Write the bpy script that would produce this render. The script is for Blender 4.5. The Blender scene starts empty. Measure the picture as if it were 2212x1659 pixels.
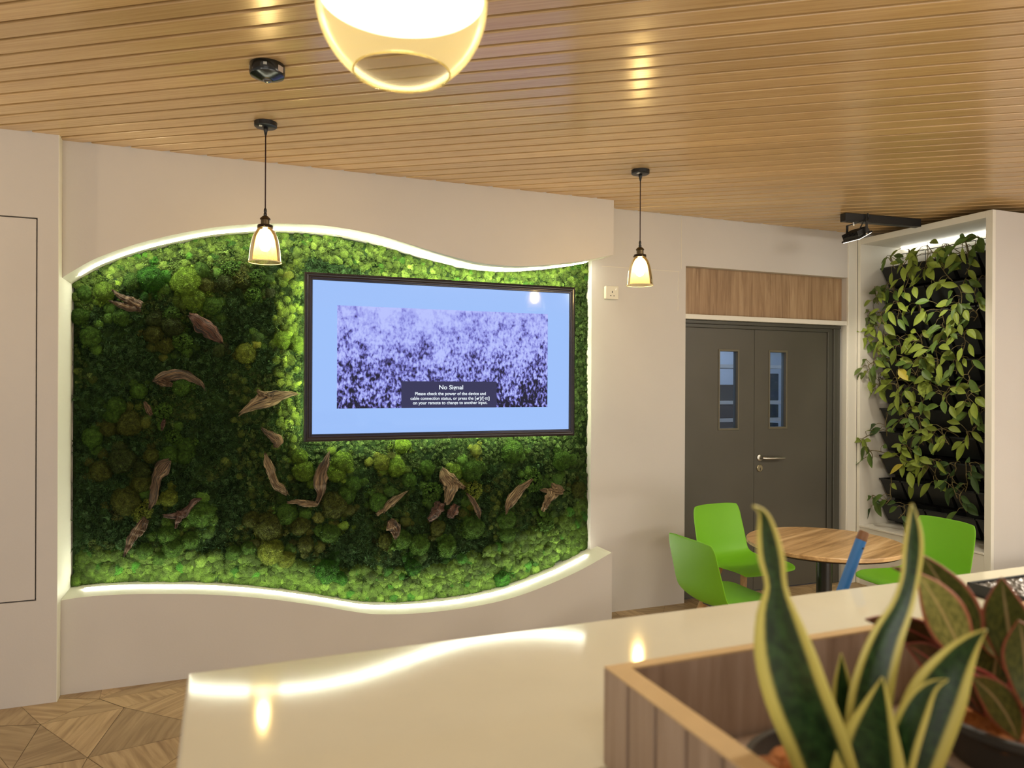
import bpy, bmesh, math, random
import numpy as np
from mathutils import Vector, Matrix, noise
from mathutils.geometry import delaunay_2d_cdt

random.seed(7)
RNG = np.random.default_rng(11)
SC = bpy.context.scene
COL = SC.collection
PI = math.pi

# ------------------------------------------------------------------ camera
F, YAW, PIT, ROL = 1589.74, 0.375421, -0.001249, 0.00492046
EYE = 1.55
W0, H0 = 2212, 1659
_fw = np.array([math.sin(YAW)*math.cos(PIT), math.cos(YAW)*math.cos(PIT), math.sin(PIT)])
_r = np.array([math.cos(YAW), -math.sin(YAW), 0.0])
_u = np.cross(_r, _fw)
_c, _s = math.cos(ROL), math.sin(ROL)
_r, _u = _c*_r+_s*_u, -_s*_r+_c*_u
CAM = np.array([0, 0, EYE])

def ray(x, y): return _fw+(x-W0/2)/F*_r-(y-H0/2)/F*_u
def on_z(x, y, z): d = ray(x, y); return CAM+d*((z-EYE)/d[2])
def on_y(x, y, Y): d = ray(x, y); return CAM+d*(Y/d[1])
def on_x(x, y, X): d = ray(x, y); return CAM+d*(X/d[0])
def at(x, y, w): return CAM+ray(x, y)*w

# ------------------------------------------------------------------ materials
def new_mat(name):
    m = bpy.data.materials.new(name); m.use_nodes = True
    nt = m.node_tree
    return m, nt, nt.nodes, nt.links, nt.nodes['Principled BSDF']

def lin(r, g, b):
    f = lambda v: (v/255/12.92) if v/255 <= .04045 else ((v/255+.055)/1.055)**2.4
    return (f(r), f(g), f(b), 1)

def mat(name, col, rough=.5, metal=0, spec=.5, emit=None, estr=0, bump=0, bscale=200, coat=0, vary=0, vscale=3):
    m, nt, N, L, b = new_mat(name)
    b.inputs['Base Color'].default_value = col
    b.inputs['Roughness'].default_value = rough
    b.inputs['Metallic'].default_value = metal
    b.inputs['Specular IOR Level'].default_value = spec
    b.inputs['Coat Weight'].default_value = coat
    b.inputs['Coat Roughness'].default_value = .06
    if emit:
        b.inputs['Emission Color'].default_value = emit
        b.inputs['Emission Strength'].default_value = estr
    tc = N.new('ShaderNodeTexCoord')
    if bump:
        nz = N.new('ShaderNodeTexNoise'); nz.inputs['Scale'].default_value = bscale; nz.inputs['Detail'].default_value = 4
        L.new(tc.outputs['Object'], nz.inputs['Vector'])
        bp = N.new('ShaderNodeBump'); bp.inputs['Strength'].default_value = bump; bp.inputs['Distance'].default_value = .01
        L.new(nz.outputs['Fac'], bp.inputs['Height']); L.new(bp.outputs['Normal'], b.inputs['Normal'])
    if vary:
        nz = N.new('ShaderNodeTexNoise'); nz.inputs['Scale'].default_value = vscale; nz.inputs['Detail'].default_value = 5
        L.new(tc.outputs['Object'], nz.inputs['Vector'])
        hs = N.new('ShaderNodeHueSaturation'); hs.inputs['Color'].default_value = col
        mr = N.new('ShaderNodeMapRange'); mr.inputs[1].default_value = .3; mr.inputs[2].default_value = .7
        mr.inputs[3].default_value = 1-vary; mr.inputs[4].default_value = 1+vary
        L.new(nz.outputs['Fac'], mr.inputs[0]); L.new(mr.outputs[0], hs.inputs['Value'])
        L.new(hs.outputs['Color'], b.inputs['Base Color'])
    return m

def ramp(N, stops):
    r = N.new('ShaderNodeValToRGB'); e = r.color_ramp.elements
    e[0].position, e[0].color = stops[0]; e[1].position, e[1].color = stops[-1]
    for p, c in stops[1:-1]:
        k = e.new(p); k.color = c
    return r

def wood(name, stops, rot=(0, 0, 0), scale=(1.5, 30, 30), rough=.45, coat=0, detail=6, distort=.6, board=0, boardvar=.12, bump=.05, src='Object'):
    """grain runs along the x axis of the rotated coordinates"""
    m, nt, N, L, b = new_mat(name)
    tc = N.new('ShaderNodeTexCoord')
    m1 = N.new('ShaderNodeMapping'); m1.inputs['Rotation'].default_value = rot
    m2 = N.new('ShaderNodeMapping'); m2.inputs['Scale'].default_value = scale
    L.new(tc.outputs[src], m1.inputs['Vector']); L.new(m1.outputs[0], m2.inputs['Vector'])
    vec = m2.outputs[0]
    nz = N.new('ShaderNodeTexNoise'); nz.inputs['Scale'].default_value = 1; nz.inputs['Detail'].default_value = detail
    nz.inputs['Distortion'].default_value = distort; nz.inputs['Roughness'].default_value = .65
    L.new(vec, nz.inputs['Vector'])
    r = ramp(N, stops); L.new(nz.outputs['Fac'], r.inputs['Fac'])
    col = r.outputs['Color']
    if board:
        sx = N.new('ShaderNodeSeparateXYZ'); L.new(m1.outputs[0], sx.inputs[0])
        dv = N.new('ShaderNodeMath'); dv.operation = 'DIVIDE'; dv.inputs[1].default_value = board; L.new(sx.outputs['Y'], dv.inputs[0])
        fl = N.new('ShaderNodeMath'); fl.operation = 'FLOOR'; L.new(dv.outputs[0], fl.inputs[0])
        wn = N.new('ShaderNodeTexWhiteNoise'); wn.noise_dimensions = '1D'; L.new(fl.outputs[0], wn.inputs['W'])
        mr = N.new('ShaderNodeMapRange'); mr.inputs[3].default_value = 1-boardvar; mr.inputs[4].default_value = 1+boardvar
        L.new(wn.outputs['Value'], mr.inputs[0])
        hs = N.new('ShaderNodeHueSaturation'); L.new(col, hs.inputs['Color']); L.new(mr.outputs[0], hs.inputs['Value'])
        col = hs.outputs['Color']
    L.new(col, b.inputs['Base Color'])
    b.inputs['Roughness'].default_value = rough
    b.inputs['Coat Weight'].default_value = coat; b.inputs['Coat Roughness'].default_value = .1
    if bump:
        bp = N.new('ShaderNodeBump'); bp.inputs['Strength'].default_value = bump; bp.inputs['Distance'].default_value = .004
        L.new(nz.outputs['Fac'], bp.inputs['Height']); L.new(bp.outputs['Normal'], b.inputs['Normal'])
    return m

def glow(name, col, strength):
    m, nt, N, L, b = new_mat(name)
    N.remove(b)
    e = N.new('ShaderNodeEmission'); e.inputs['Color'].default_value = col; e.inputs['Strength'].default_value = strength
    L.new(e.outputs[0], N['Material Output'].inputs['Surface'])
    return m

def thin_glass(name, tint, edge=(1, 1, 1, 1), body=.08, rough=.03, bodycol=(1, .8, .4, 1), blend=.22):
    m, nt, N, L, b = new_mat(name)
    N.remove(b)
    tr = N.new('ShaderNodeBsdfTransparent'); tr.inputs['Color'].default_value = tint
    gl = N.new('ShaderNodeBsdfGlossy'); gl.inputs['Roughness'].default_value = rough; gl.inputs['Color'].default_value = edge
    tl = N.new('ShaderNodeBsdfTranslucent'); tl.inputs['Color'].default_value = bodycol
    lw = N.new('ShaderNodeLayerWeight'); lw.inputs['Blend'].default_value = blend
    m0 = N.new('ShaderNodeMixShader'); m0.inputs[0].default_value = body
    L.new(tr.outputs[0], m0.inputs[1]); L.new(tl.outputs[0], m0.inputs[2])
    m1 = N.new('ShaderNodeMixShader'); L.new(lw.outputs['Fresnel'], m1.inputs[0])
    L.new(m0.outputs[0], m1.inputs[1]); L.new(gl.outputs[0], m1.inputs[2])
    L.new(m1.outputs[0], N['Material Output'].inputs['Surface'])
    return m

WHITE = mat('white_wall_paint', (.635, .60, .575, 1), .62, bump=.04, bscale=90, vary=.025, vscale=2)
WHITE2 = mat('cream_gloss_paint', (.80, .77, .70, 1), .4, vary=.02)
COVE = mat('cove_paint_glow', (.86, .86, .76, 1), .5)  # paler white; on the left return it stands in for strip-light glow
DARKGAP = mat('dark_gap', (.012, .008, .007, 1), .9)
BLACKM = mat('black_metal', (.012, .012, .013, 1), .38, metal=.0, spec=.5)
BLACKP = mat('black_plastic', (.016, .018, .018, 1), .45)
BRONZE = mat('aged_brass', (.10, .07, .035, 1), .35, metal=.8)
CHROME = mat('satin_steel', (.55, .53, .48, 1), .3, metal=1)
GREYDOOR = mat('grey_door_paint', (.088, .082, .066, 1), .42, vary=.08, vscale=2.5)
GREYFRAME = mat('grey_frame_paint', (.072, .07, .058, 1), .4)
SOCKETW = mat('socket_plastic', (.72, .68, .56, 1), .35)
GREENP = mat('lime_green_plastic', lin(118, 186, 32), .5, vary=.02)
LEGW = wood('beech_leg_wood', [(.3, lin(165, 120, 75)), (.7, lin(205, 165, 115))], rot=(0, PI/2, 0), scale=(3, 60, 60), rough=.4)
SLATW = wood('ceiling_slat_wood', [(.25, (.50, .31, .132, 1)), (.55, (.65, .435, .208, 1)), (.8, (.74, .53, .27, 1))], rot=(0, 0, math.radians(34.3)), scale=(2.2, 110, 60), rough=.23, distort=.35, board=.1, boardvar=.10, bump=.03)
SLATW.node_tree.nodes['Principled BSDF'].inputs['Specular IOR Level'].default_value = .75
TABLEW = wood('table_top_wood', [(.3, lin(138, 106, 66)), (.5, lin(188, 153, 106)), (.7, lin(218, 186, 138))], rot=(0, 0, math.radians(-20)), scale=(1.3, 16, 16), rough=.36, distort=.9)
TRANSW = wood('transom_wood', [(.25, lin(122, 94, 66)), (.5, lin(162, 132, 100)), (.78, lin(192, 166, 132))], rot=(0, PI/2, 0), scale=(1.3, 22, 22), rough=.5, distort=1.0)
PLANTERW = wood('planter_wood', [(.25, lin(118, 96, 78)), (.5, lin(152, 130, 112)), (.78, lin(178, 158, 142))], rot=(0, PI/2, 0), scale=(1.6, 26, 26), rough=.5, distort=.8)
RIMW = mat('planter_rim_edge', lin(192, 164, 122), .45, vary=.05, vscale=30)
DRIFT = None

def counter_mat():
    m = mat('cream_quartz', (.555, .52, .41, 1), .075, spec=.4, vary=.015, vscale=14)
    b = m.node_tree.nodes['Principled BSDF']
    b.inputs['Coat Weight'].default_value = 0; b.inputs['Coat Roughness'].default_value = .1
    return m
QUARTZ = counter_mat()

def floor_mat():
    m, nt, N, L, b = new_mat('floor_wood_tile')
    uv = N.new('ShaderNodeTexCoord')
    mp = N.new('ShaderNodeMapping'); mp.inputs['Scale'].default_value = (3.0, 34, 1)
    L.new(uv.outputs['UV'], mp.inputs['Vector'])
    nz = N.new('ShaderNodeTexNoise'); nz.inputs['Scale'].default_value = 1; nz.inputs['Detail'].default_value = 6; nz.inputs['Distortion'].default_value = .8
    L.new(mp.outputs[0], nz.inputs['Vector'])
    r = ramp(N, [(.25, lin(138, 112, 80)), (.5, lin(172, 146, 108)), (.78, lin(198, 172, 132))])
    L.new(nz.outputs['Fac'], r.inputs['Fac'])
    at_ = N.new('ShaderNodeAttribute'); at_.attribute_name = 'tone'
    hs = N.new('ShaderNodeHueSaturation'); L.new(r.outputs[0], hs.inputs['Color']); L.new(at_.outputs['Fac'], hs.inputs['Value'])
    L.new(hs.outputs[0], b.inputs['Base Color'])
    b.inputs['Roughness'].default_value = .42
    return m
FLOORM = floor_mat()

def moss_mat(name, mode):
    m, nt, N, L, b = new_mat(name)
    if mode == 'attr':
        a = N.new('ShaderNodeAttribute'); a.attribute_name = 'tint'; c = a.outputs['Color']
    else:
        a = N.new('ShaderNodeObjectInfo'); c = a.outputs['Color']
    tc = N.new('ShaderNodeTexCoord')
    nz = N.new('ShaderNodeTexNoise'); nz.inputs['Scale'].default_value = 28 if mode == 'attr' else 3.0; nz.inputs['Detail'].default_value = 5
    L.new(tc.outputs['Object'], nz.inputs['Vector'])
    mr = N.new('ShaderNodeMapRange'); mr.inputs[1].default_value = .3; mr.inputs[2].default_value = .7; mr.inputs[3].default_value = .20; mr.inputs[4].default_value = .56
    L.new(nz.outputs['Fac'], mr.inputs[0])
    hs = N.new('ShaderNodeHueSaturation'); L.new(c, hs.inputs['Color']); L.new(mr.outputs[0], hs.inputs['Value'])
    L.new(hs.outputs[0], b.inputs['Base Color'])
    big = mode == 'attr'
    vo = N.new('ShaderNodeTexVoronoi'); vo.inputs['Scale'].default_value = 330 if big else 13; L.new(tc.outputs['Object'], vo.inputs['Vector'])
    n2 = N.new('ShaderNodeTexNoise'); n2.inputs['Scale'].default_value = 210 if big else 9; n2.inputs['Detail'].default_value = 6; n2.inputs['Roughness'].default_value = .75; L.new(tc.outputs['Object'], n2.inputs['Vector'])
    ad = N.new('ShaderNodeMath'); ad.operation = 'SUBTRACT'; L.new(n2.outputs['Fac'], ad.inputs[0]); L.new(vo.outputs['Distance'], ad.inputs[1])
    bp = N.new('ShaderNodeBump'); bp.inputs['Strength'].default_value = 1.0; bp.inputs['Distance'].default_value = .0035 if big else .05
    L.new(ad.outputs[0], bp.inputs['Height']); L.new(bp.outputs[0], b.inputs['Normal'])
    h2 = N.new('ShaderNodeHueSaturation'); L.new(hs.outputs[0], h2.inputs['Color']); m2 = N.new('ShaderNodeMapRange'); m2.inputs[1].default_value = .32; m2.inputs[2].default_value = .68; m2.inputs[3].default_value = .6 if big else 1.35; m2.inputs[4].default_value = 2.3 if big else 4.5
    L.new(n2.outputs['Fac'], m2.inputs[0]); L.new(m2.outputs[0], h2.inputs['Value']); L.new(h2.outputs[0], b.inputs['Base Color'])
    b.inputs['Roughness'].default_value = .8; b.inputs['Specular IOR Level'].default_value = .2
    return m
MOSS_A = moss_mat('moss_carpet', 'attr')
MOSS_O = moss_mat('moss_cushion', 'obj')

def leaf_mat(name, edge, mid, inner, edge_w=.16, rough=.35, bands=True, rib=None, mottled=0):
    m, nt, N, L, b = new_mat(name)
    tc = N.new('ShaderNodeTexCoord'); sp = N.new('ShaderNodeSeparateXYZ'); L.new(tc.outputs['UV'], sp.inputs[0])
    d = N.new('ShaderNodeMath'); d.operation = 'SUBTRACT'; d.inputs[1].default_value = .5; L.new(sp.outputs['X'], d.inputs[0])
    ab = N.new('ShaderNodeMath'); ab.operation = 'ABSOLUTE'; L.new(d.outputs[0], ab.inputs[0])
    nz = N.new('ShaderNodeTexNoise'); nz.inputs['Detail'].default_value = 4
    mp = N.new('ShaderNodeMapping'); mp.inputs['Scale'].default_value = (3, 22, 1) if bands else (9, 9, 1)
    L.new(tc.outputs['UV'], mp.inputs[0]); L.new(mp.outputs[0], nz.inputs['Vector']); nz.inputs['Scale'].default_value = 1.6
    r = ramp(N, [(.35, inner), (.68, mid)]); L.new(nz.outputs['Fac'], r.inputs[0])
    mr = N.new('ShaderNodeMapRange'); mr.inputs[1].default_value = .5-edge_w-.04; mr.inputs[2].default_value = .5-edge_w+.03
    L.new(ab.outputs[0], mr.inputs[0])
    mx = N.new('ShaderNodeMix'); mx.data_type = 'RGBA'
    L.new(mr.outputs[0], mx.inputs[0]); L.new(r.outputs[0], mx.inputs[6]); mx.inputs[7].default_value = edge
    out = mx.outputs[2]
    if rib:
        m2 = N.new('ShaderNodeMapRange'); m2.inputs[1].default_value = .05; m2.inputs[2].default_value = .02
        L.new(ab.outputs[0], m2.inputs[0])
        x2 = N.new('ShaderNodeMix'); x2.data_type = 'RGBA'; L.new(m2.outputs[0], x2.inputs[0]); L.new(out, x2.inputs[6]); x2.inputs[7].default_value = rib
        out = x2.outputs[2]
    L.new(out, b.inputs['Base Color']); b.inputs['Roughness'].default_value = rough
    b.inputs['Transmission Weight'].default_value = 0
    return m
SNAKE = leaf_mat('snake_leaf', lin(192, 180, 92), lin(44, 72, 34), lin(16, 38, 18), edge_w=.17, rough=.3)
AGLO_D = leaf_mat('aglaonema_dark', lin(150, 82, 62), lin(96, 98, 44), lin(52, 62, 26), edge_w=.05, bands=False, rib=lin(150, 130, 90))
AGLO_L = leaf_mat('aglaonema_light', lin(170, 100, 75), lin(165, 158, 84), lin(98, 104, 46), edge_w=.06, bands=False, rib=lin(180, 160, 100))
AGLO_R = leaf_mat('aglaonema_red', lin(140, 66, 56), lin(98, 74, 42), lin(60, 44, 24), edge_w=.08, bands=False, rib=lin(160, 80, 70))

def pothos_mat(name='pothos_leaf'):
    m, nt, N, L, b = new_mat(name)
    a = N.new('ShaderNodeAttribute'); a.attribute_name = 'tint'
    tc = N.new('ShaderNodeTexCoord'); nz = N.new('ShaderNodeTexNoise'); nz.inputs['Scale'].default_value = 35; L.new(tc.outputs['Object'], nz.inputs['Vector'])
    mr = N.new('ShaderNodeMapRange'); mr.inputs[3].default_value = .8; mr.inputs[4].default_value = 1.2; L.new(nz.outputs['Fac'], mr.inputs[0])
    hs = N.new('ShaderNodeHueSaturation'); L.new(a.outputs['Color'], hs.inputs['Color']); L.new(mr.outputs[0], hs.inputs['Value'])
    L.new(hs.outputs[0], b.inputs['Base Color']); b.inputs['Roughness'].default_value = .5; b.inputs['Specular IOR Level'].default_value = .3
    return m
POTHOS = pothos_mat()
VINE = mat('vine_stem', lin(112, 100, 62), .6)
SOIL = mat('potting_soil', (.02, .013, .008, 1), .95, bump=.6, bscale=60)
COIR = mat('coconut_coir', lin(150, 92, 45), .9, bump=.9, bscale=55, vary=.35, vscale=25)
PINKSTEM = mat('pink_petiole', lin(175, 85, 80), .45)

# ------------------------------------------------------------------ mesh helper
class MB:
    def __init__(s): s.v = []; s.f = []; s.m = []; s.uv = {}; s.sm = []
    def face(s, idx, m=0): s.f.append(tuple(idx)); s.m.append(m)
    def box(s, x0, x1, y0, y1, z0, z1, m=0):
        n = len(s.v)
        s.v += [(x0, y0, z0), (x1, y0, z0), (x1, y1, z0), (x0, y1, z0), (x0, y0, z1), (x1, y0, z1), (x1, y1, z1), (x0, y1, z1)]
        for q in ((0, 3, 2, 1), (4, 5, 6, 7), (0, 1, 5, 4), (1, 2, 6, 5), (2, 3, 7, 6), (3, 0, 4, 7)):
            s.face([n+i for i in q], m)
        return s
    def obox(s, c, ax, ay, az, hx, hy, hz, m=0):
        c, ax, ay, az = map(np.array, (c, ax, ay, az)); n = len(s.v)
        for k in ((-1, -1, -1), (1, -1, -1), (1, 1, -1), (-1, 1, -1), (-1, -1, 1), (1, -1, 1), (1, 1, 1), (-1, 1, 1)):
            s.v.append(tuple(c+ax*hx*k[0]+ay*hy*k[1]+az*hz*k[2]))
        for q in ((0, 3, 2, 1), (4, 5, 6, 7), (0, 1, 5, 4), (1, 2, 6, 5), (2, 3, 7, 6), (3, 0, 4, 7)):
            s.face([n+i for i in q], m)
        return s
    def lathe(s, prof, c=(0, 0, 0), n=32, m=0, cap0=False, cap1=False):
        b = len(s.v)
        for (r, z) in prof:
            for k in range(n):
                a = 2*PI*k/n; s.v.append((c[0]+r*math.cos(a), c[1]+r*math.sin(a), c[2]+z))
        for i in range(len(prof)-1):
            for k in range(n):
                k2 = (k+1) % n
                s.face((b+i*n+k, b+i*n+k2, b+(i+1)*n+k2, b+(i+1)*n+k), m)
        if cap0: s.face([b+k for k in range(n)][::-1], m)
        if cap1: s.face([b+(len(prof)-1)*n+k for k in range(n)], m)
        return s
    def tube(s, pts, rad, n=8, m=0, caps=True):
        pts = [np.array(p, float) for p in pts]; b = len(s.v)
        if not hasattr(rad, '__len__'): rad = [rad]*len(pts)
        up = None
        for i, p in enumerate(pts):
            t = pts[min(i+1, len(pts)-1)]-pts[max(i-1, 0)]; t /= (np.linalg.norm(t)+1e-9)
            if up is None:
                up = np.array([0, 0, 1.]) if abs(t[2]) < .9 else np.array([1., 0, 0])
            x = np.cross(up, t); x /= (np.linalg.norm(x)+1e-9); y = np.cross(t, x); up = y
            for k in range(n):
                a = 2*PI*k/n; s.v.append(tuple(p+rad[i]*(math.cos(a)*x+math.sin(a)*y)))
        for i in range(len(pts)-1):
            for k in range(n):
                k2 = (k+1) % n; s.face((b+i*n+k, b+i*n+k2, b+(i+1)*n+k2, b+(i+1)*n+k), m)
        if caps:
            s.face([b+k for k in range(n)][::-1], m); s.face([b+(len(pts)-1)*n+k for k in range(n)], m)
        return s
    def prism(s, poly, y0, y1, m=0):
        """poly: list of (x, z), anticlockwise seen from -y; extruded along y"""
        n = len(poly); b = len(s.v)
        for (x, z) in poly: s.v.append((x, y0, z))
        for (x, z) in poly: s.v.append((x, y1, z))
        s.face([b+i for i in range(n)], m); s.face([b+n+i for i in range(n)][::-1], m)
        for i in range(n):
            j = (i+1) % n; s.face((b+j, b+i, b+n+i, b+n+j), m)
        return s
    def build(s, name, mats, parent=None, smooth=False, bevel=0, seg=2, center=True, auto=None):
        me = bpy.data.meshes.new(name)
        off = np.zeros(3)
        if parent is not None:
            o_ = parent
            while o_ is not None:
                off += np.array(o_.location); o_ = o_.parent
        V = np.array(s.v, float).reshape(-1, 3)-off
        loc = (0, 0, 0)
        if parent is None and center:
            lo, hi = V.min(0), V.max(0); loc = ((lo[0]+hi[0])/2, (lo[1]+hi[1])/2, lo[2]); V = V-np.array(loc)
        me.from_pydata(V.tolist(), [], s.f); me.update()
        for mm in (mats if isinstance(mats, (list, tuple)) else [mats]): me.materials.append(mm)
        if any(s.m): me.polygons.foreach_set('material_index', s.m)
        if smooth: me.polygons.foreach_set('use_smooth', [True]*len(me.polygons))
        o = bpy.data.objects.new(name, me); COL.objects.link(o); o.location = loc
        if parent is not None: o.parent = parent
        if bevel:
            bv = o.modifiers.new('bevel', 'BEVEL'); bv.width = bevel; bv.segments = seg; bv.limit_method = 'ANGLE'; bv.angle_limit = math.radians(35)
        if auto: 
            try: me.set_sharp_from_angle(angle=math.radians(auto))
            except Exception: pass
        return o

def tag(o, label, cat, group=None, kind=None):
    if label: o['label'] = label
    if cat: o['category'] = cat
    if group: o['group'] = group
    if kind: o['kind'] = kind
    return o
def thing(name, label, cat, loc, rz=0, group=None, kind=None):
    o = bpy.data.objects.new(name, None); COL.objects.link(o); o.location = loc; o.rotation_euler = (0, 0, rz)
    o.empty_display_size = .1
    return tag(o, label, cat, group, kind)
def struct(o, label=None):
    o['kind'] = 'structure'
    if label: o['label'] = label
    return o
def dup(root, loc, rz, label=None, group=None):
    r = root.copy(); COL.objects.link(r); r.location = loc; r.rotation_euler = (0, 0, rz)
    if label: r['label'] = label
    if group: r['group'] = group
    for ch in list(root.children):
        c = ch.copy(); COL.objects.link(c); c.parent = r
        for g in list(ch.children):
            d = g.copy(); COL.objects.link(d); d.parent = c
    return r

def curve_interp(pts, n):
    """Catmull-Rom resample of a list of tuples"""
    P = np.array(pts, float); out = []
    for i in range(n):
        t = i/(n-1)*(len(P)-1); k = min(int(t), len(P)-2); f = t-k
        p0, p1, p2, p3 = P[max(k-1, 0)], P[k], P[k+1], P[min(k+2, len(P)-1)]
        out.append(.5*((2*p1)+(-p0+p2)*f+(2*p0-5*p1+4*p2-p3)*f*f+(-p0+3*p1-3*p2+p3)*f**3))
    return np.array(out)

# ------------------------------------------------------------------ planes of the room
YF, YL, YB, YM = 4.188, 4.107, 4.39, 4.47     # fascia, left wall, back wall, moss backing
XN, XFR = -.735, 2.352                        # left end of the niche, right end of the fascia
ZC = 2.735

# floor: irregular triangular wood-look tiles
def build_floor():
    pts = []; s = .36
    for i in range(int(9.6/s)+1):
        for j in range(int(8.4/s)+1):
            x = -3+i*s+(.5*s if j % 2 else 0); y = -3+j*s
            if 0 < i < int(9.6/s) and 0 < j < int(8.4/s):
                x += RNG.uniform(-.38, .38)*s; y += RNG.uniform(-.38, .38)*s
            pts.append(Vector((x, y)))
    vs, es, fs, *_ = delaunay_2d_cdt(pts, [], [], 0, 1e-6)
    V = []; Fc = []; UV = []; T = []
    g = .0012
    for f in fs:
        p = np.array([vs[i] for i in f]); c = p.mean(0); a = RNG.uniform(0, PI); o = RNG.uniform(0, 50, 2)
        b = len(V); t = RNG.uniform(.78, 1.16)
        for q in p:
            d = c-q; q2 = q+d/np.linalg.norm(d)*g*1.8
            V.append((q2[0], q2[1], 0)); UV.append((q2[0]*math.cos(a)+q2[1]*math.sin(a)+o[0], -q2[0]*math.sin(a)+q2[1]*math.cos(a)+o[1])); T.append(t)
        Fc.append(tuple(range(b, b+len(f))))
    n = len(V)
    V += [(-3.1, -3.1, -.004), (6.6, -3.1, -.004), (6.6, 5.6, -.004), (-3.1, 5.6, -.004)]; Fc.append((n, n+1, n+2, n+3))
    UV += [(0, 0)]*4; T += [.3]*4
    me = bpy.data.meshes.new('floor'); me.from_pydata(V, [], Fc); me.update()
    uvl = me.uv_layers.new(name='UVMap'); at_ = me.attributes.new('tone', 'FLOAT', 'POINT'); at_.data.foreach_set('value', T)
    for lp in me.loops: uvl.data[lp.index].uv = UV[lp.vertex_index]
    # tiles face upward
    bm = bmesh.new(); bm.from_mesh(me)
    for f in bm.faces:
        if f.normal.z < 0: f.normal_flip()
    bm.to_mesh(me); bm.free()
    me.materials.append(FLOORM)
    o = bpy.data.objects.new('floor', me); COL.objects.link(o); struct(o)
build_floor()

# ceiling: long slats 100 mm apart running diagonally, dark void above
def build_ceiling():
    a = math.radians(-34.3); d = np.array([math.cos(a), math.sin(a), 0]); n = np.array([-d[1], d[0], 0])
    bm = bmesh.new()
    def strip(t, w, z0, z1, m):
        c = n*t
        P = [c-d*12-n*w, c+d*12-n*w, c+d*12+n*w, c-d*12+n*w]
        vv = [bm.verts.new((p[0], p[1], z)) for z in (z0, z1) for p in P]
        for q in ((0, 3, 2, 1), (4, 5, 6, 7), (0, 1, 5, 4), (1, 2, 6, 5), (2, 3, 7, 6), (3, 0, 4, 7)):
            bm.faces.new([vv[i] for i in q]).material_index = m
    for k in range(-75, 100):
        t = .0065+.1*k+.05
        strip(t, .0412, ZC, ZC+.030, 0)
    for co, no in (((0, YB-.004, 0), (0, 1, 0)), ((0, -3, 0), (0, -1, 0)), ((-3, 0, 0), (-1, 0, 0)), ((5.6, 0, 0), (1, 0, 0))):
        r = bmesh.ops.bisect_plane(bm, geom=bm.verts[:]+bm.edges[:]+bm.faces[:], plane_co=co, plane_no=no, clear_outer=True)
        bmesh.ops.holes_fill(bm, edges=[e for e in bm.edges if e.is_boundary], sides=6)
    vv = [bm.verts.new(p) for p in ((-3, -3, ZC+.05), (5.6, -3, ZC+.05), (5.6, YB+.2, ZC+.05), (-3, YB+.2, ZC+.05))]
    bm.faces.new(vv[::-1]).material_index = 1
    me = bpy.data.meshes.new('ceiling'); bm.to_mesh(me); bm.free()
    me.materials.append(SLATW); me.materials.append(DARKGAP)
    o = bpy.data.objects.new('ceiling', me); COL.objects.link(o); struct(o)
    bv = o.modifiers.new('bevel', 'BEVEL'); bv.width = .003; bv.segments = 2; bv.limit_method = 'ANGLE'; bv.angle_limit = math.radians(50)
build_ceiling()

# left wall with the recess for the access panel
px1, pz0, pz1, px0 = -.823, .497, 2.329, -1.62
mb = MB()
mb.box(px1, XN-.002, YL, 4.62, 0, ZC+.04); mb.box(XN-.002, XN, YL, 4.62, 0, ZC+.04, 2)  # return face coloured paler than its wall to imitate the niche glow
mb.box(px0, px1, YL, 4.62, pz1, ZC+.04); mb.box(px0, px1, YL, 4.62, 0, pz0)
mb.box(-3, px0, YL, 4.62, 0, ZC+.04); mb.box(px0, px1, YL+.03, 4.62, pz0, pz1, 1)
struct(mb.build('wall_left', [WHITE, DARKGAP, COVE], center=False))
p = MB().box(px0+.006, px1-.006, YL+.0015, YL+.03, pz0+.006, pz1-.006).build('access_panel', WHITE, bevel=.0015)
tag(p, 'flush white access panel outlined by a thin dark gap in the left wall', 'panel')

# fascia above and below the niche
UP = [(134, 600), (160, 584), (211, 556.5), (295, 527), (380, 506), (464, 491), (548, 484), (599, 482.7), (650, 484), (700, 487.5), (760, 496), (820, 509), (880, 526), (940, 544), (1000, 560), (1050, 570), (1115, 575), (1178, 572.7), (1241, 566), (1283, 559), (1324, 550.5)]
LO = [(132, 1297), (184, 1289.5), (269, 1284), (353, 1283), (437, 1284), (522, 1288.6), (606, 1297), (691, 1309), (750, 1319), (794, 1325.5), (840, 1327), (901, 1325), (980, 1317), (1030, 1309), (1080, 1298.5), (1130, 1284), (1175, 1267), (1225, 1245.5), (1270, 1223), (1320.4, 1194)]
def wave(px):
    q = [on_y(x, y, YF) for x, y in px]; w = curve_interp([(a[0], a[2]) for a in q], 120)
    w[0, 0] = XN+.0005; w[-1, 0] = XFR
    return w
WU, WL = wave(UP), wave(LO)
poly = [tuple(q) for q in WU]+[(XFR, ZC+.02), (XN+.0005, ZC+.02)]
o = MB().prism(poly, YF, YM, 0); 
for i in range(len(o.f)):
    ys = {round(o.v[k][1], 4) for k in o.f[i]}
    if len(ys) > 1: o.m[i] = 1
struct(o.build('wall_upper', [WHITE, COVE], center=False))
poly = [(XN+.0005, 0), (XFR, 0)]+[tuple(q) for q in WL[::-1]]
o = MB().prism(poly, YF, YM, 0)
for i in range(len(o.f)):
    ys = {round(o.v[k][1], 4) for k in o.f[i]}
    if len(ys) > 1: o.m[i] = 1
struct(o.build('wall_lower', [WHITE, COVE], center=False))

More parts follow.
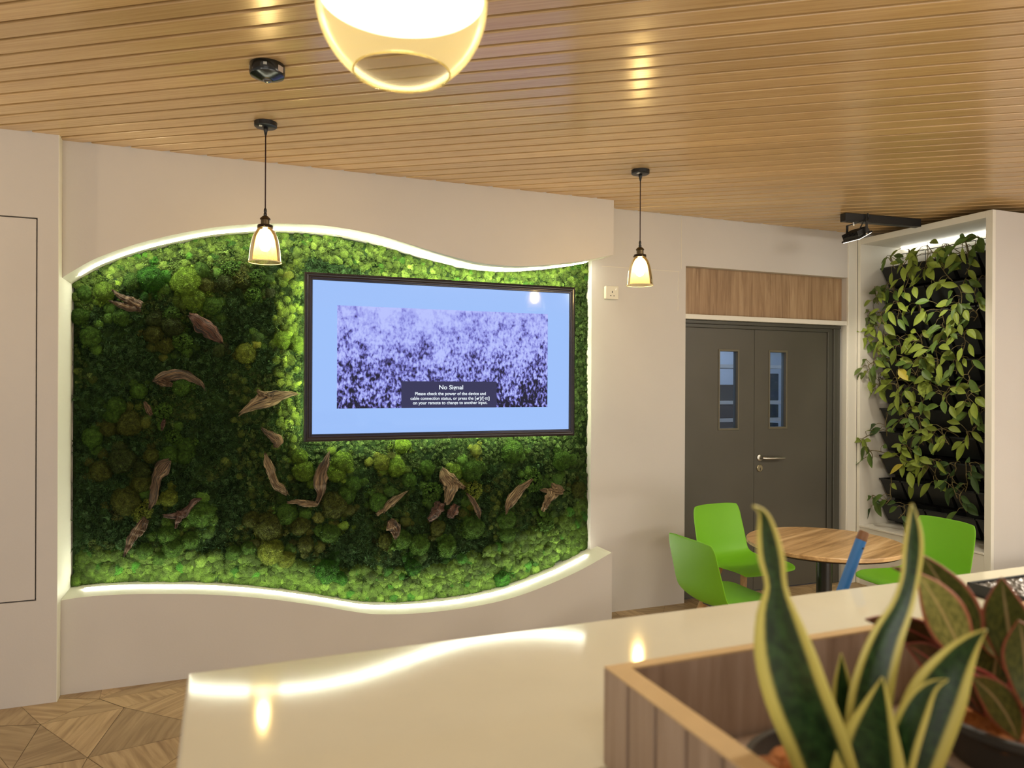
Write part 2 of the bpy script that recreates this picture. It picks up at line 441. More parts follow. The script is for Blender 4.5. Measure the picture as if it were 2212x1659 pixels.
# back wall with the recessed door opening
DX0, DX1, DZ = 3.046, 4.545, 2.385
XM = 2.30    # moss ends here
mb = MB()
mb.box(XM, DX0, YB, 4.62, 0, ZC+.04); mb.box(DX0, DX1, YB, 4.62, DZ, ZC+.04); mb.box(DX1, 5.7, YB, 4.62, 0, ZC+.04)
mb.box(XN-.01, XM, YM, 4.62, 0, ZC+.04)
struct(mb.build('wall_back', WHITE, center=False))
# right wall behind the planting cabinet
struct(MB().box(5.6, 5.72, -3, YB, 0, ZC+.04).build('wall_right', WHITE, center=False))
# plaster joints on the back wall
jb = MB(); jb.box(3.004, 3.009, YB-.0025, YB+.002, 2.36, ZC-.006); jb.box(2.376, 2.99, YB-.002, YB+.002, 2.338, 2.342)
b_ = len(jb.v); zz = np.linspace(2.345, 2.06, 40)
for z in zz:
    x = 2.985+.007*noise.noise(Vector((0, 0, z*22)))+.004*noise.noise(Vector((3, 0, z*70))); w = .0022+.003*max(0, noise.noise(Vector((7, 0, z*30))))
    jb.v += [(x-w, YB+.001, z), (x, YB-.0022, z), (x+w, YB+.001, z)]
for k in range(39):
    for q in (0, 1): jb.face((b_+k*3+q, b_+k*3+q+1, b_+k*3+q+4, b_+k*3+q+3))
struct(jb.build('trim_1', mat('joint_filler', (.74, .69, .60, 1), .6), center=False))

# ------------------------------------------------------------------ door
YD = 4.45
door = thing('door_1', 'grey double door with two narrow glazed panels under a wood transom', None, (3.75, YD, 0), kind='structure')
mb = MB(); fx0, fx1 = 4.398, 4.515
mb.box(fx0, fx0+.045, YD-.012, YD+.06, 0, 1.962); mb.box(fx0+.045, fx0+.085, YD-.028, YD+.06, 0, 1.985); mb.box(fx0+.085, fx1, YD-.018, YD+.06, 0, 2.005)
mb.box(DX0, fx0+.045, YD-.012, YD+.06, 1.958, 1.985); mb.box(DX0, fx1, YD-.026, YD+.06, 1.985, 2.01)
mb.build('frame', GREYFRAME, door, bevel=.003)
def leaf(x0, x1, wx0, wx1, wz0, wz1, label):
    mb = MB(); y0, y1 = YD+.002, YD+.045; z1 = 1.957; z0 = .012
    mb.box(x0, wx0, y0, y1, z0, z1); mb.box(wx1, x1, y0, y1, z0, z1); mb.box(wx0, wx1, y0, y1, z0, wz0); mb.box(wx0, wx1, y0, y1, wz1, z1)
    lf = mb.build('door_leaf', GREYDOOR, door)
    mb = MB(); t = .011
    for (a, b, c, d) in ((wx0-.004, wx1+.004, wz1-.004, wz1+t), (wx0-.004, wx1+.004, wz0-t, wz0+.004), (wx0-t, wx0+.002, wz0-t, wz1+t), (wx1-.002, wx1+t, wz0-t, wz1+t)):
        mb.box(a, b, y0-.006, y1+.006, c, d)
    mb.build('glazing_frame', mat('glazing_trim', lin(104, 99, 82), .4), lf, bevel=.002)
    MB().box(wx0, wx1, y0+.018, y0+.024, wz0, wz1).build('glass_pane', thin_glass('door_glass', (.86, .92, .97, 1), body=.03, bodycol=(.6, .75, 1, 1)), lf)
    lf['label'] = label
leaf(DX0-.02, 3.6985, 3.385, 3.548, 1.222, 1.795, 'left door leaf')
leaf(3.7015, 4.396, 3.842, 3.997, 1.224, 1.797, 'right door leaf with the lever handle')
mb = MB(); hx, hz = 3.752, 1.0
mb.lathe([(.026, 0), (.026, .007), (.022, .01)], n=24, cap0=True, cap1=True)
mb.v = [(hx+x, YD+.002-z, hz+y) for x, y, z in mb.v]
mb.tube([(hx, YD, hz), (hx, YD-.045, hz), (hx+.02, YD-.052, hz-.001), (hx+.19, YD-.05, hz-.004)], .0095, 10)
mb.build('handle', CHROME, door, smooth=True, auto=40)
mb = MB(); lz = .922
mb.lathe([(.027, 0), (.027, .006), (.023, .009)], n=24, cap0=True, cap1=True)
mb.v = [(hx+x, YD+.002-z, lz+y) for x, y, z in mb.v]
lk = mb.build('lock', mat('brass_lock', (.45, .40, .27, 1), .35, metal=1), door)
MB().box(hx-.003, hx+.003, YD-.0085, YD-.004, lz-.018, lz+.004).build('keyhole', BLACKM, lk)
# strip and transom
struct(MB().box(DX0, DX1-.005, YB-.001, YD+.06, 2.012, 2.046).build('trim_2', WHITE2, bevel=.002))
struct(MB().box(DX0, DX1, YD, YD+.05, 2.046, DZ).build('transom_panel', TRANSW), 'wood grain panel above the grey double door')
struct(MB().box(DX1-.012, DX1+.003, YB-.004, YD+.06, 0, 2.012).build('trim_3', WHITE2))
struct(MB().box(DX1-.003, 4.632, YB-.012, YB+.01, 0, 2.69).build('trim_4', WHITE2, bevel=.003))

# store room seen through the glazing
struct(MB().box(2.6, 6.4, 6.3, 6.4, 0, 2.7).box(2.5, 2.6, 4.63, 6.4, 0, 2.7).box(6.4, 6.5, 4.63, 6.4, 0, 2.7).box(2.5, 6.5, 4.63, 6.4, 2.7, 2.75).build('wall_storeroom', mat('storeroom_paint', (.5, .56, .66, 1), .7), center=False))
rk = thing('storage_rack', 'white shelved storage rack seen through the glazing of the grey door', 'shelf', (4.25, 5.65, 0))
for z in (.89, 1.213, 1.37, 1.695):
    MB().box(3.75, 4.85, 5.4, 5.85, z, z+.03).build('shelf', mat('rack_white', (.75, .76, .78, 1), .5), rk)
for x in (3.75, 4.83):
    for y in (5.4, 5.83): MB().box(x, x+.03, y-.005, y+.025, 0, 2.0).build('post', CHROME, rk)
def crate(x0, x1, z, h, col, label):
    mb = MB().box(x0, x1, 5.46, 5.78, z, z+h)
    r = mb.build('storage_box', mat('box_'+label[:6], col, .6), bevel=.006); tag(r, label, 'box', 'boxes on the storage rack')
crate(4.10, 4.50, .92, .285, (.012, .03, .036, 1), 'dark teal storage box on the lower rack shelf in line with the left door glass')
crate(4.10, 4.50, 1.243, .118, (.010, .014, .012, 1), 'black low storage box on the middle rack shelf behind the left door glass')
crate(4.10, 4.50, 1.40, .145, (.02, .026, .018, 1), 'dark olive storage box on the upper middle shelf behind the left door glass')
crate(4.58, 4.82, 1.40, .25, (.05, .055, .065, 1), 'tall grey storage box on the rack seen through the right door glass')
crate(4.60, 4.82, 1.243, .12, (.016, .02, .022, 1), 'small black storage box under the tall grey one behind the right glass')
crate(4.58, 4.82, .92, .27, (.03, .04, .048, 1), 'slate storage box low on the rack behind the right door glass')

# ------------------------------------------------------------------ socket
sk = thing('wall_socket', 'white single power socket with a rocker switch on the back wall', 'socket', (2.44, YB, 2.118))
MB().box(2.393, 2.486, YB-.022, YB, 2.120, 2.204).build('back_box', SOCKETW, sk, bevel=.003)
MB().box(2.391, 2.488, YB-.031, YB-.022, 2.118, 2.206).build('face_plate', SOCKETW, sk, bevel=.003)
MB().box(2.462, 2.475, YB-.036, YB-.031, 2.178, 2.196).build('switch', mat('switch_white', (.85, .83, .75, 1), .3), sk, bevel=.002)
mb = MB(); mb.box(2.437, 2.443, YB-.0318, YB-.03, 2.160, 2.172); mb.box(2.424, 2.432, YB-.0318, YB-.03, 2.138, 2.143); mb.box(2.449, 2.457, YB-.0318, YB-.03, 2.138, 2.143)
mb.build('pin_holes', BLACKM, sk)

# ------------------------------------------------------------------ light strips in the niche
LED = glow('led_strip', (1.0, 1.0, .78, 1), 72)
def strip_along(w, y, dz, x0, x1, hw=.008, th=.005):
    pts = [q for q in w if x0 < q[0] < x1]; mb = MB(); n = len(pts)
    for (x, z) in pts:
        for (yy, zz) in ((y-hw, z+dz), (y+hw, z+dz), (y+hw, z+dz+math.copysign(th, dz)), (y-hw, z+dz+math.copysign(th, dz))): mb.v.append((x, yy, zz))
    for i in range(n-1):
        for k in range(4):
            k2 = (k+1) % 4; q = (i*4+k, (i+1)*4+k, (i+1)*4+k2, i*4+k2); mb.face(q if dz > 0 else q[::-1])
    mb.face((0, 1, 2, 3)); mb.face(((n-1)*4+3, (n-1)*4+2, (n-1)*4+1, (n-1)*4))
    return mb
tag(strip_along(WU, 4.345, -.0005, -.69, 2.24).build('light_strip', LED), 'glowing white strip light curving under the upper wave of the moss niche', 'strip light', 'strip lights of the niche')
tag(strip_along(WL, 4.345, .0005, -.66, 2.26).build('light_strip', LED), 'glowing white strip light curving along the lower ledge below the moss', 'strip light', 'strip lights of the niche')

# ------------------------------------------------------------------ moss wall
def interp(w, x): return float(np.interp(x, w[:, 0], w[:, 1]))
moss = thing('moss_wall', 'large wave-edged green moss panel set in the white niche around the screen', 'moss panel', (.8, YM, .47))

def tile(proto_v, proto_f, places):
    """places: list of (pos, R3x3*scale, colour) ; returns arrays"""
    nv = len(proto_v); V = []; Fa = []; Cc = []
    for i, (p, M, c) in enumerate(places):
        V.append(proto_v@M.T+p); Fa.append(proto_f+i*nv); Cc.append(np.repeat([c], nv, 0))
    return np.concatenate(V), np.concatenate(Fa), np.concatenate(Cc)
def ico(sub):
    bm = bmesh.new(); bmesh.ops.create_icosphere(bm, subdivisions=sub, radius=1)
    v = np.array([x.co[:] for x in bm.verts]); f = np.array([[y.index for y in x.verts] for x in bm.faces]); bm.free(); return v, f
def rotx(a): c, s = math.cos(a), math.sin(a); return np.array([[1, 0, 0], [0, c, -s], [0, s, c]])
def roty(a): c, s = math.cos(a), math.sin(a); return np.array([[c, 0, s], [0, 1, 0], [-s, 0, c]])
def rotz(a): c, s = math.cos(a), math.sin(a); return np.array([[c, -s, 0], [s, c, 0], [0, 0, 1]])
def blades(n, dirs, pos, ln, wd, bend=.3):
    V = []; Fa = []
    for i in range(n):
        d = dirs[i]+RNG.normal(0, .35, 3); d /= np.linalg.norm(d); s = np.cross(d, RNG.normal(0, 1, 3)); s /= np.linalg.norm(s)
        l = ln*RNG.uniform(.6, 1.3); b = len(V)
        V += [pos[i]-s*wd, pos[i]+s*wd, pos[i]+d*l]
        Fa.append((b, b+1, b+2))
    return np.array(V), np.array(Fa)
# cushion meshes grow towards -y (out of the wall), unit radius
def bun_mesh(seed, nbl=1500, flat=.8):
    v, f = ico(4); keep = v[:, 1] < .35
    v = v.copy()
    for i in range(len(v)):
        n_ = noise.noise(Vector(v[i]*1.6+seed*9.1))*.16+noise.noise(Vector(v[i]*5+seed*3.3))*.10+noise.noise(Vector(v[i]*14+seed*3.3))*.05
        v[i] *= 1+n_
    f = np.array([t for t in f if keep[list(t)].all()])
    vi = np.flatnonzero(keep); ch = RNG.choice(vi, nbl); d = v[ch]/np.linalg.norm(v[ch], axis=1)[:, None]
    bv, bf = blades(nbl, d, v[ch]+RNG.normal(0, .03, (nbl, 3)), .085, .016)
    V = np.concatenate([v, bv]); V[:, 1] *= flat
    return V, np.concatenate([f, bf+len(v)])
def curly_mesh(seed, n=300):
    iv, if_ = ico(1); pl = []
    for k in range(n):
        d = RNG.normal(0, 1, 3); d[1] = -abs(d[1]); d /= np.linalg.norm(d); s = RNG.uniform(.06, .13)
        rr_ = 1+.25*noise.noise(Vector(d*2.5+seed*4))
        pl.append((d*rr_*RNG.uniform(.78, .95), np.eye(3)*s*RNG.uniform(.8, 1.2, 3), (0, 0, 0)))
    V, Fa, _ = tile(iv, if_, pl)
    for i in range(len(V)): V[i] += np.array(noise.noise_vector(Vector(V[i]*7+seed)))*.05
    ch = RNG.choice(len(V), 1800); d = V[ch]/(np.linalg.norm(V[ch], axis=1)[:, None]+1e-6)
    bv, bf = blades(1800, d, V[ch], .075, .018)
    Fa = np.concatenate([Fa, bf+len(V)]); V = np.concatenate([V, bv]); V[:, 1] *= .85
    return V, Fa
def to_mesh(name, V, Fa, m, tint=None, smooth=False):
    me = bpy.data.meshes.new(name); nv, nf = len(V), len(Fa); k = Fa.shape[1]
    me.vertices.add(nv); me.vertices.foreach_set('co', V.astype(np.float32).ravel())
    me.loops.add(nf*k); me.loops.foreach_set('vertex_index', Fa.astype(np.int32).ravel())
    me.polygons.add(nf); me.polygons.foreach_set('loop_start', np.arange(0, nf*k, k, dtype=np.int32))
    me.update(calc_edges=True); me.validate()
    if tint is not None:
        a = me.attributes.new('tint', 'FLOAT_COLOR', 'POINT'); cc = np.ones((nv, 4), np.float32); cc[:, :3] = tint; a.data.foreach_set('color', cc.ravel())
    me.materials.append(m)
    if smooth: me.polygons.foreach_set('use_smooth', [True]*nf)
    return me
BUNS = [to_mesh('moss_bun', *bun_mesh(k, 5200), MOSS_O) for k in range(5)]
CURLS = [to_mesh('moss_curl', *curly_mesh(k), MOSS_O) for k in range(3)]

G = {'b': (.17, .30, .025), 'g': (.085, .19, .022), 'y': (.20, .26, .028), 'o': (.10, .125, .018), 'e': (.032, .135, .006), 'd': (.055, .085, .016)}
# (x, y, radius) in the photograph, colour key; c = curly
CU = '''181 633 14 g;225 632 21 b;286 608 17 g;325 603 26 e;353 623 14 g;238 667 14 g;235 688 13 g;262 687 16 g;173 683 16 g;197 727 20 g;335 692 16 d;373 679 18 gc;370 705 22 d;332 723 19 o;356 746 16 o;393 738 20 gc;
401 607 28 b;419 647 23 b;457 660 18 g;434 585 16 g;520 600 18 oc;443 617 17 o;490 610 18 d;525 607 16 d;558 600 19 gc;547 635 17 gc;583 632 12 d;530 763 19 y;472 757 15 d;558 730 14 g;625 593 11 y;612 735 18 b;643 742 16 b;500 585 20 gc;
391 835 18 g;300 845 15 g;252 877 17 g;244 898 16 g;280 915 24 o;235 925 16 o;200 945 19 g;353 889 19 gc;263 995 25 d;218 1017 21 o;327 985 15 o;305 1020 18 d;306 1044 19 o;375 945 18 gc;400 962 16 g;365 982 17 g;397 985 15 g;270 1083 27 o;314 1068 13 g;307 1105 20 yc;364 1077 17 y;
434 1112 25 g;405 1132 14 g;361 1156 18 g;372 1184 19 g;410 1168 17 g;315 1192 17 g;344 1205 15 g;
580 1140 28 o;583 1190 26 y;619 1110 21 g;543 1123 16 o;660 1112 14 g;650 1137 18 o;628 1186 13 g;617 1208 18 y;661 1177 17 o;655 1018 21 b;648 985 15 b;505 1195 15 g;537 1185 15 g;
740 998 21 b;728 1023 19 b;762 1047 16 g;748 1068 18 g;720 1092 26 o;755 1103 13 o;742 1137 14 b;712 1152 20 g;870 962 16 b;825 1000 17 y;855 1010 19 b;923 1011 16 g;885 1037 15 g;842 1062 13 g;817 1085 18 g;932 1063 23 gc;867 1167 20 g;833 1170 15 o;877 1127 13 o;905 1178 21 g;690 1182 14 o;
1107 976 22 g;1020 1018 21 g;983 1022 17 b;1029 974 14 y;1023 1058 20 yc;1008 1085 13 g;1000 1107 13 o;1095 1125 20 g;1097 1154 17 g;1020 1140 23 g;965 1182 20 g;945 1140 19 o;1213 995 19 g;1238 990 10 g;1250 1057 15 o;1178 1130 20 gc;1152 1040 22 gc;1130 1046 12 gc;1205 1035 14 gc;705 1233 24 e;735 1250 15 e;893 1225 18 e;1085 1250 18 e;1172 1108 13 gc'''
cush = []
for t in CU.replace('\n', '').split(';'):
    x, y, r, k = t.split(); cush.append((float(x), float(y), float(r), k))
cush.sort(key=lambda c: -c[2])
small_extra = cush[98:]
for i, (x, y, r, k) in enumerate(cush[:98]):
    P = on_y(x, y, 4.435); dep = (P-CAM)@_fw; R = r/F*dep*1.06
    me = random.choice(CURLS if 'c' in k else BUNS)
    o = bpy.data.objects.new('moss_cushion', me); COL.objects.link(o); o.parent = moss
    o.location = Vector(P)-moss.location+Vector((0, .008, 0)); o.rotation_euler = (random.uniform(-.3, .3), random.uniform(0, 6.28), random.uniform(-.3, .3))
    o.scale = (R*random.uniform(.95, 1.08), R*random.uniform(.85, 1.1), R*random.uniform(.95, 1.08))
    c = np.array(G[k[0]])*random.uniform(.85, 1.2); o.color = (*c, 1)

# carpet of mixed small mosses between the cushions
TVX0, TVX1, TVZ0, TVZ1 = .43, 2.115, 1.21, 2.168
def inside(x, z, m=.0): return XN+.012+m < x < XM+.03-m and interp(WL, x)+m < z < interp(WU, x)-m
V = []; Fq = []; T = []
nx, nz = 240, 170
gx = np.linspace(XN+.004, XM+.035, nx)
for i in range(nx):
    z0, z1 = interp(WL, gx[i])+.001, interp(WU, gx[i])-.001
    for j in range(nz):
        z = z0+(z1-z0)*j/(nz-1); p = Vector((gx[i]*9, z*9, 1.7))
        h = .018+.018*noise.noise(p)+.009*noise.noise(p*3.1)+.005*noise.noise(p*9)
        if i in (0, nx-1) or j in (0, nz-1): h = .0
        V.append((gx[i], YM-.002-max(h, 0), z)); t = .5+.5*noise.noise(p*.5); T.append((.02+.025*t, .055+.045*t, .014))
for i in range(nx-1):
    for j in range(nz-1): a = i*nz+j; Fq.append((a, a+nz, a+nz+1)); Fq.append((a, a+nz+1, a+1))
V0, F0, T0 = np.array(V), np.array(Fq), np.array(T)
# strand tuft
def tuft(n=11, ln=1.0):
    V = []; Fa = []
    for k in range(n):
        d = np.array([RNG.normal(0, .7), -1, RNG.normal(0, .7)]); d /= np.linalg.norm(d); s = np.cross(d, RNG.normal(0, 1, 3)); s /= np.linalg.norm(s)
        l = ln*RNG.uniform(.5, 1.1); b = len(V); o0 = RNG.normal(0, .25, 3)*np.array([1, .2, 1]); bend = RNG.normal(0, .35, 3)
        w = .07
        V += [o0-s*w, o0+s*w, o0+d*l*.55-s*w*.8+bend*.2, o0+d*l*.55+s*w*.8+bend*.2, o0+d*l+bend*.7]
        Fa += [(b, b+1, b+3), (b, b+3, b+2), (b+2, b+3, b+4)]
    return np.array(V), np.array(Fa)
def clump(n=26):
    iv, if_ = ico(1); pl = []
    for k in range(n):
        d = RNG.normal(0, 1, 3); d[1] = -abs(d[1])*.8; d /= np.linalg.norm(d)
        pl.append((d*RNG.uniform(.35, .75), np.eye(3)*RNG.uniform(.14, .28), (0, 0, 0)))
    V, Fa, _ = tile(iv, if_, pl); V[:] += RNG.normal(0, .05, V.shape)
    ch = RNG.choice(len(V), 140); d = V[ch]/(np.linalg.norm(V[ch], axis=1)[:, None]+1e-6); bv, bf = blades(140, d, V[ch], .24, .05)
    return np.concatenate([V, bv]), np.concatenate([Fa, bf+len(V)])
def pancake(n=420):
    v, f = ico(2); keep = v[:, 1] < .3; v = v.copy()
    for i in range(len(v)): v[i] *= 1+noise.noise(Vector(v[i]*2+Vector((n, 0, 0))))*.2
    f = np.array([t for t in f if keep[list(t)].all()]); vi = np.flatnonzero(keep); ch = RNG.choice(vi, n)
    bv, bf = blades(n, v[ch], v[ch], .16, .035); V = np.concatenate([v, bv]); V[:, 1] *= .6
    return V, np.concatenate([f, bf+len(v)])
TU = [tuft() for _ in range(5)]; CL = [clump() for _ in range(4)]; PA = [pancake() for _ in range(4)]
parts = [(V0, F0, T0)]
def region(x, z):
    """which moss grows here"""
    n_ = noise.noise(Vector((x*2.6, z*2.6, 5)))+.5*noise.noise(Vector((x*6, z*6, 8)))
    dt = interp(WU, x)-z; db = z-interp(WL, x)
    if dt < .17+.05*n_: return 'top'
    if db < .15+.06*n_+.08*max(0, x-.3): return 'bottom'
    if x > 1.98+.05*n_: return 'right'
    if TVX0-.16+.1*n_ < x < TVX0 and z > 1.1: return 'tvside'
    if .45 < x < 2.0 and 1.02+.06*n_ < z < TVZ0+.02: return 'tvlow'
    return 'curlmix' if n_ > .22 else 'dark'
acc = {0: [], 1: [], 2: []}
def put(kind, x, z, s, c, dy=0.0):
    ang = RNG.uniform(0, 6.28); M = roty(ang)@rotx(RNG.normal(0, .25))*s
    h = .014+.014*noise.noise(Vector((x*9, z*9, 1.7)))
    c = np.array(c)*RNG.uniform(.6, 1.45)
    if RNG.random() < .12: c = c*np.array((1.7, 1.6, 1.9))
    acc[kind].append((np.array([x, YM-.004-max(h, 0)-dy, z]), M, tuple(c)))
for (x_, y_, r_, k_) in cush:
    P = on_y(x_, y_, 4.435); R0 = r_/F*((P-CAM)@_fw)
    for j in range(5):
        a = RNG.uniform(0, 6.28); d_ = R0*RNG.uniform(.9, 1.7); X_, Z_ = P[0]+d_*math.cos(a), P[2]+d_*math.sin(a)
        if inside(X_, Z_, .01): put(2 if RNG.random() < .6 else 1, X_, Z_, R0*RNG.uniform(.35, .7), np.array(G[k_[0]])*RNG.uniform(.55, 1.0), .003)
cnt = 0
while cnt < 17000:
    x, z = RNG.uniform(XN, XM+.03), RNG.uniform(.12, 2.55)
    if not inside(x, z, .006): continue
    if TVX0+.1 < x < TVX1-.1 and TVZ0+.1 < z < TVZ1-.1: continue
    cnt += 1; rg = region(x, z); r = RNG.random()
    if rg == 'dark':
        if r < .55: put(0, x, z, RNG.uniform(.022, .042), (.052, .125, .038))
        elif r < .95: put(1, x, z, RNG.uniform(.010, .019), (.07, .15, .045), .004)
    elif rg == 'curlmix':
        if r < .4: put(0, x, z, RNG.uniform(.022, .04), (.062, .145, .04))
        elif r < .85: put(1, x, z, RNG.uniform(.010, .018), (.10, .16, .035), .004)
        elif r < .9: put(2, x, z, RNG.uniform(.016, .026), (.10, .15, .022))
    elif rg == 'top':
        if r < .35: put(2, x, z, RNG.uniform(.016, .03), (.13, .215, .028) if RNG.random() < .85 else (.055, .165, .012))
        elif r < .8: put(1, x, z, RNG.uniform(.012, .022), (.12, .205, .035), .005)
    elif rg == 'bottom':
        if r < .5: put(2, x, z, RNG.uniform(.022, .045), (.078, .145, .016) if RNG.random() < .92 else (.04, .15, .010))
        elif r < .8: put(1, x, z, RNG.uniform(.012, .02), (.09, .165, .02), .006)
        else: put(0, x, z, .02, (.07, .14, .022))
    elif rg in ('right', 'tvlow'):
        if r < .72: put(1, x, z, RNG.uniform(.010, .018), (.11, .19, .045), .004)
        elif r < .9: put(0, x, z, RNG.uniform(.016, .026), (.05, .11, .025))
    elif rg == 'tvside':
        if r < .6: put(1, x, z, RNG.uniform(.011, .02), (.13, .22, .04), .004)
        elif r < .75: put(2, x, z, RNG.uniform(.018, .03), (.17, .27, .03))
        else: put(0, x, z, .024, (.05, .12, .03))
for (x, y, r, k) in small_extra:
    P = on_y(x, y, 4.43); put(2, P[0], P[2], r/F*((P-CAM)@_fw), G[k[0]], .008)
for kind, protos in ((0, TU), (1, CL), (2, PA)):
    for q in range(len(protos)):
        sub = acc[kind][q::len(protos)]
        if sub: parts.append(tile(*protos[q], sub))
off = 0; VV = []; FF = []; TT = []
for v, f, t in parts: VV.append(v); FF.append(f+off); TT.append(t); off += len(v)
VV = np.concatenate(VV); VV[:, 0] = np.clip(VV[:, 0], XN+.001, 9)
lo_ = np.interp(VV[:, 0], WL[:, 0], WL[:, 1])+.001; hi_ = np.interp(VV[:, 0], WU[:, 0], WU[:, 1])-.001
VV[:, 2] = np.clip(VV[:, 2], lo_, hi_); VV[:, 1] = np.minimum(VV[:, 1], YM-.0008)
me = to_mesh('moss_carpet', VV-np.array(moss.location), np.concatenate(FF), MOSS_A, np.concatenate(TT))
o = bpy.data.objects.new('moss_carpet', me); COL.objects.link(o); o.parent = moss; o['kind'] = 'stuff'

# ------------------------------------------------------------------ driftwood pieces fixed in the moss
def drift_mat(name, stops):
    m, nt, N, L, b = new_mat(name)
    tc = N.new('ShaderNodeTexCoord'); mp = N.new('ShaderNodeMapping'); mp.inputs['Scale'].default_value = (42, 1.6, 1)
    L.new(tc.outputs['UV'], mp.inputs[0]); nz = N.new('ShaderNodeTexNoise'); nz.inputs['Scale'].default_value = 1; nz.inputs['Detail'].default_value = 6; nz.inputs['Distortion'].default_value = .35
    L.new(mp.outputs[0], nz.inputs['Vector']); r = ramp(N, stops); L.new(nz.outputs['Fac'], r.inputs[0]); L.new(r.outputs[0], b.inputs['Base Color'])
    bp = N.new('ShaderNodeBump'); bp.inputs['Strength'].default_value = 1.0; bp.inputs['Distance'].default_value = .014; L.new(nz.outputs['Fac'], bp.inputs['Height']); L.new(bp.outputs[0], b.inputs['Normal'])
    b.inputs['Roughness'].default_value = .75
    return m
DR_B = drift_mat('driftwood_bark', [(.36, (.008, .004, .002, 1)), (.49, (.075, .04, .018, 1)), (.62, (.19, .115, .055, 1))])
DR_P = drift_mat('driftwood_pale', [(.36, (.010, .005, .002, 1)), (.48, (.13, .08, .036, 1)), (.62, (.32, .225, .118, 1))])
DR_R = drift_mat('driftwood_red', [(.36, (.006, .002, .001, 1)), (.5, (.06, .022, .012, 1)), (.64, (.14, .06, .034, 1))])
def chunk(mb, uvs, path, seed, y=4.405, flat=.5):
    """path: list of (px, py, half width px); an irregular ridged and splintered piece of wood"""
    n = 40; nk = 30; q = curve_interp(path, n); b = len(mb.v)
    C = [on_y(a[0], a[1], y) for a in q]; dep = (C[0]-CAM)@_fw
    rr = [max(a[2], 1.0)/F*dep for a in q]
    tot = sum(np.linalg.norm(C[i+1]-C[i]) for i in range(n-1))
    ph = [random.uniform(0, 6.28) for _ in range(4)]
    for i in range(n):
        t = C[min(i+1, n-1)]-C[max(i-1, 0)]; t /= np.linalg.norm(t); out = np.array([0, -1., 0]); s = np.cross(t, out); s /= np.linalg.norm(s)
        f = i/(n-1); e = max(0, 1-min(f, 1-f)/.22); sg = -1 if f < .5 else 1
        c = C[i]+np.array([0, -.012+.012*noise.noise(Vector((i*.2, seed, 3))), 0])+s*rr[i]*.22*noise.noise(Vector((i*.11, seed*3, 1)))
        for k in range(nk):
            a = 2*PI*k/nk; tw = i*.02
            rid = abs(noise.noise(Vector((math.cos(a+tw)*3.2, math.sin(a+tw)*3.2, i*.035+seed*5))))
            fine = abs(noise.noise(Vector((math.cos(a+tw)*7.5, math.sin(a+tw)*7.5, i*.05+seed*9))))
            rad = rr[i]*(.80+.22*math.sin(3*a+ph[0]+i*.04)+.85*rid-.55*fine+.2*noise.noise(Vector((math.cos(a)*1.3, math.sin(a)*1.3, i*.12+seed*2))))
            rag = e*tot*.10*noise.noise(Vector((math.cos(a)*2.6, math.sin(a)*2.6, seed*7+sg)))
            mb.v.append(tuple(c+t*rag+s*rad*math.cos(a)+out*rad*flat*math.sin(a)))
            uvs.append((k/nk, f*tot*6+seed))
    for i in range(n-1):
        for k in range(nk):
            k2 = (k+1) % nk; mb.face((b+i*nk+k, b+i*nk+k2, b+(i+1)*nk+k2, b+(i+1)*nk+k))
    mb.face([b+k for k in range(nk)][::-1]); mb.face([b+(n-1)*nk+k for k in range(nk)])
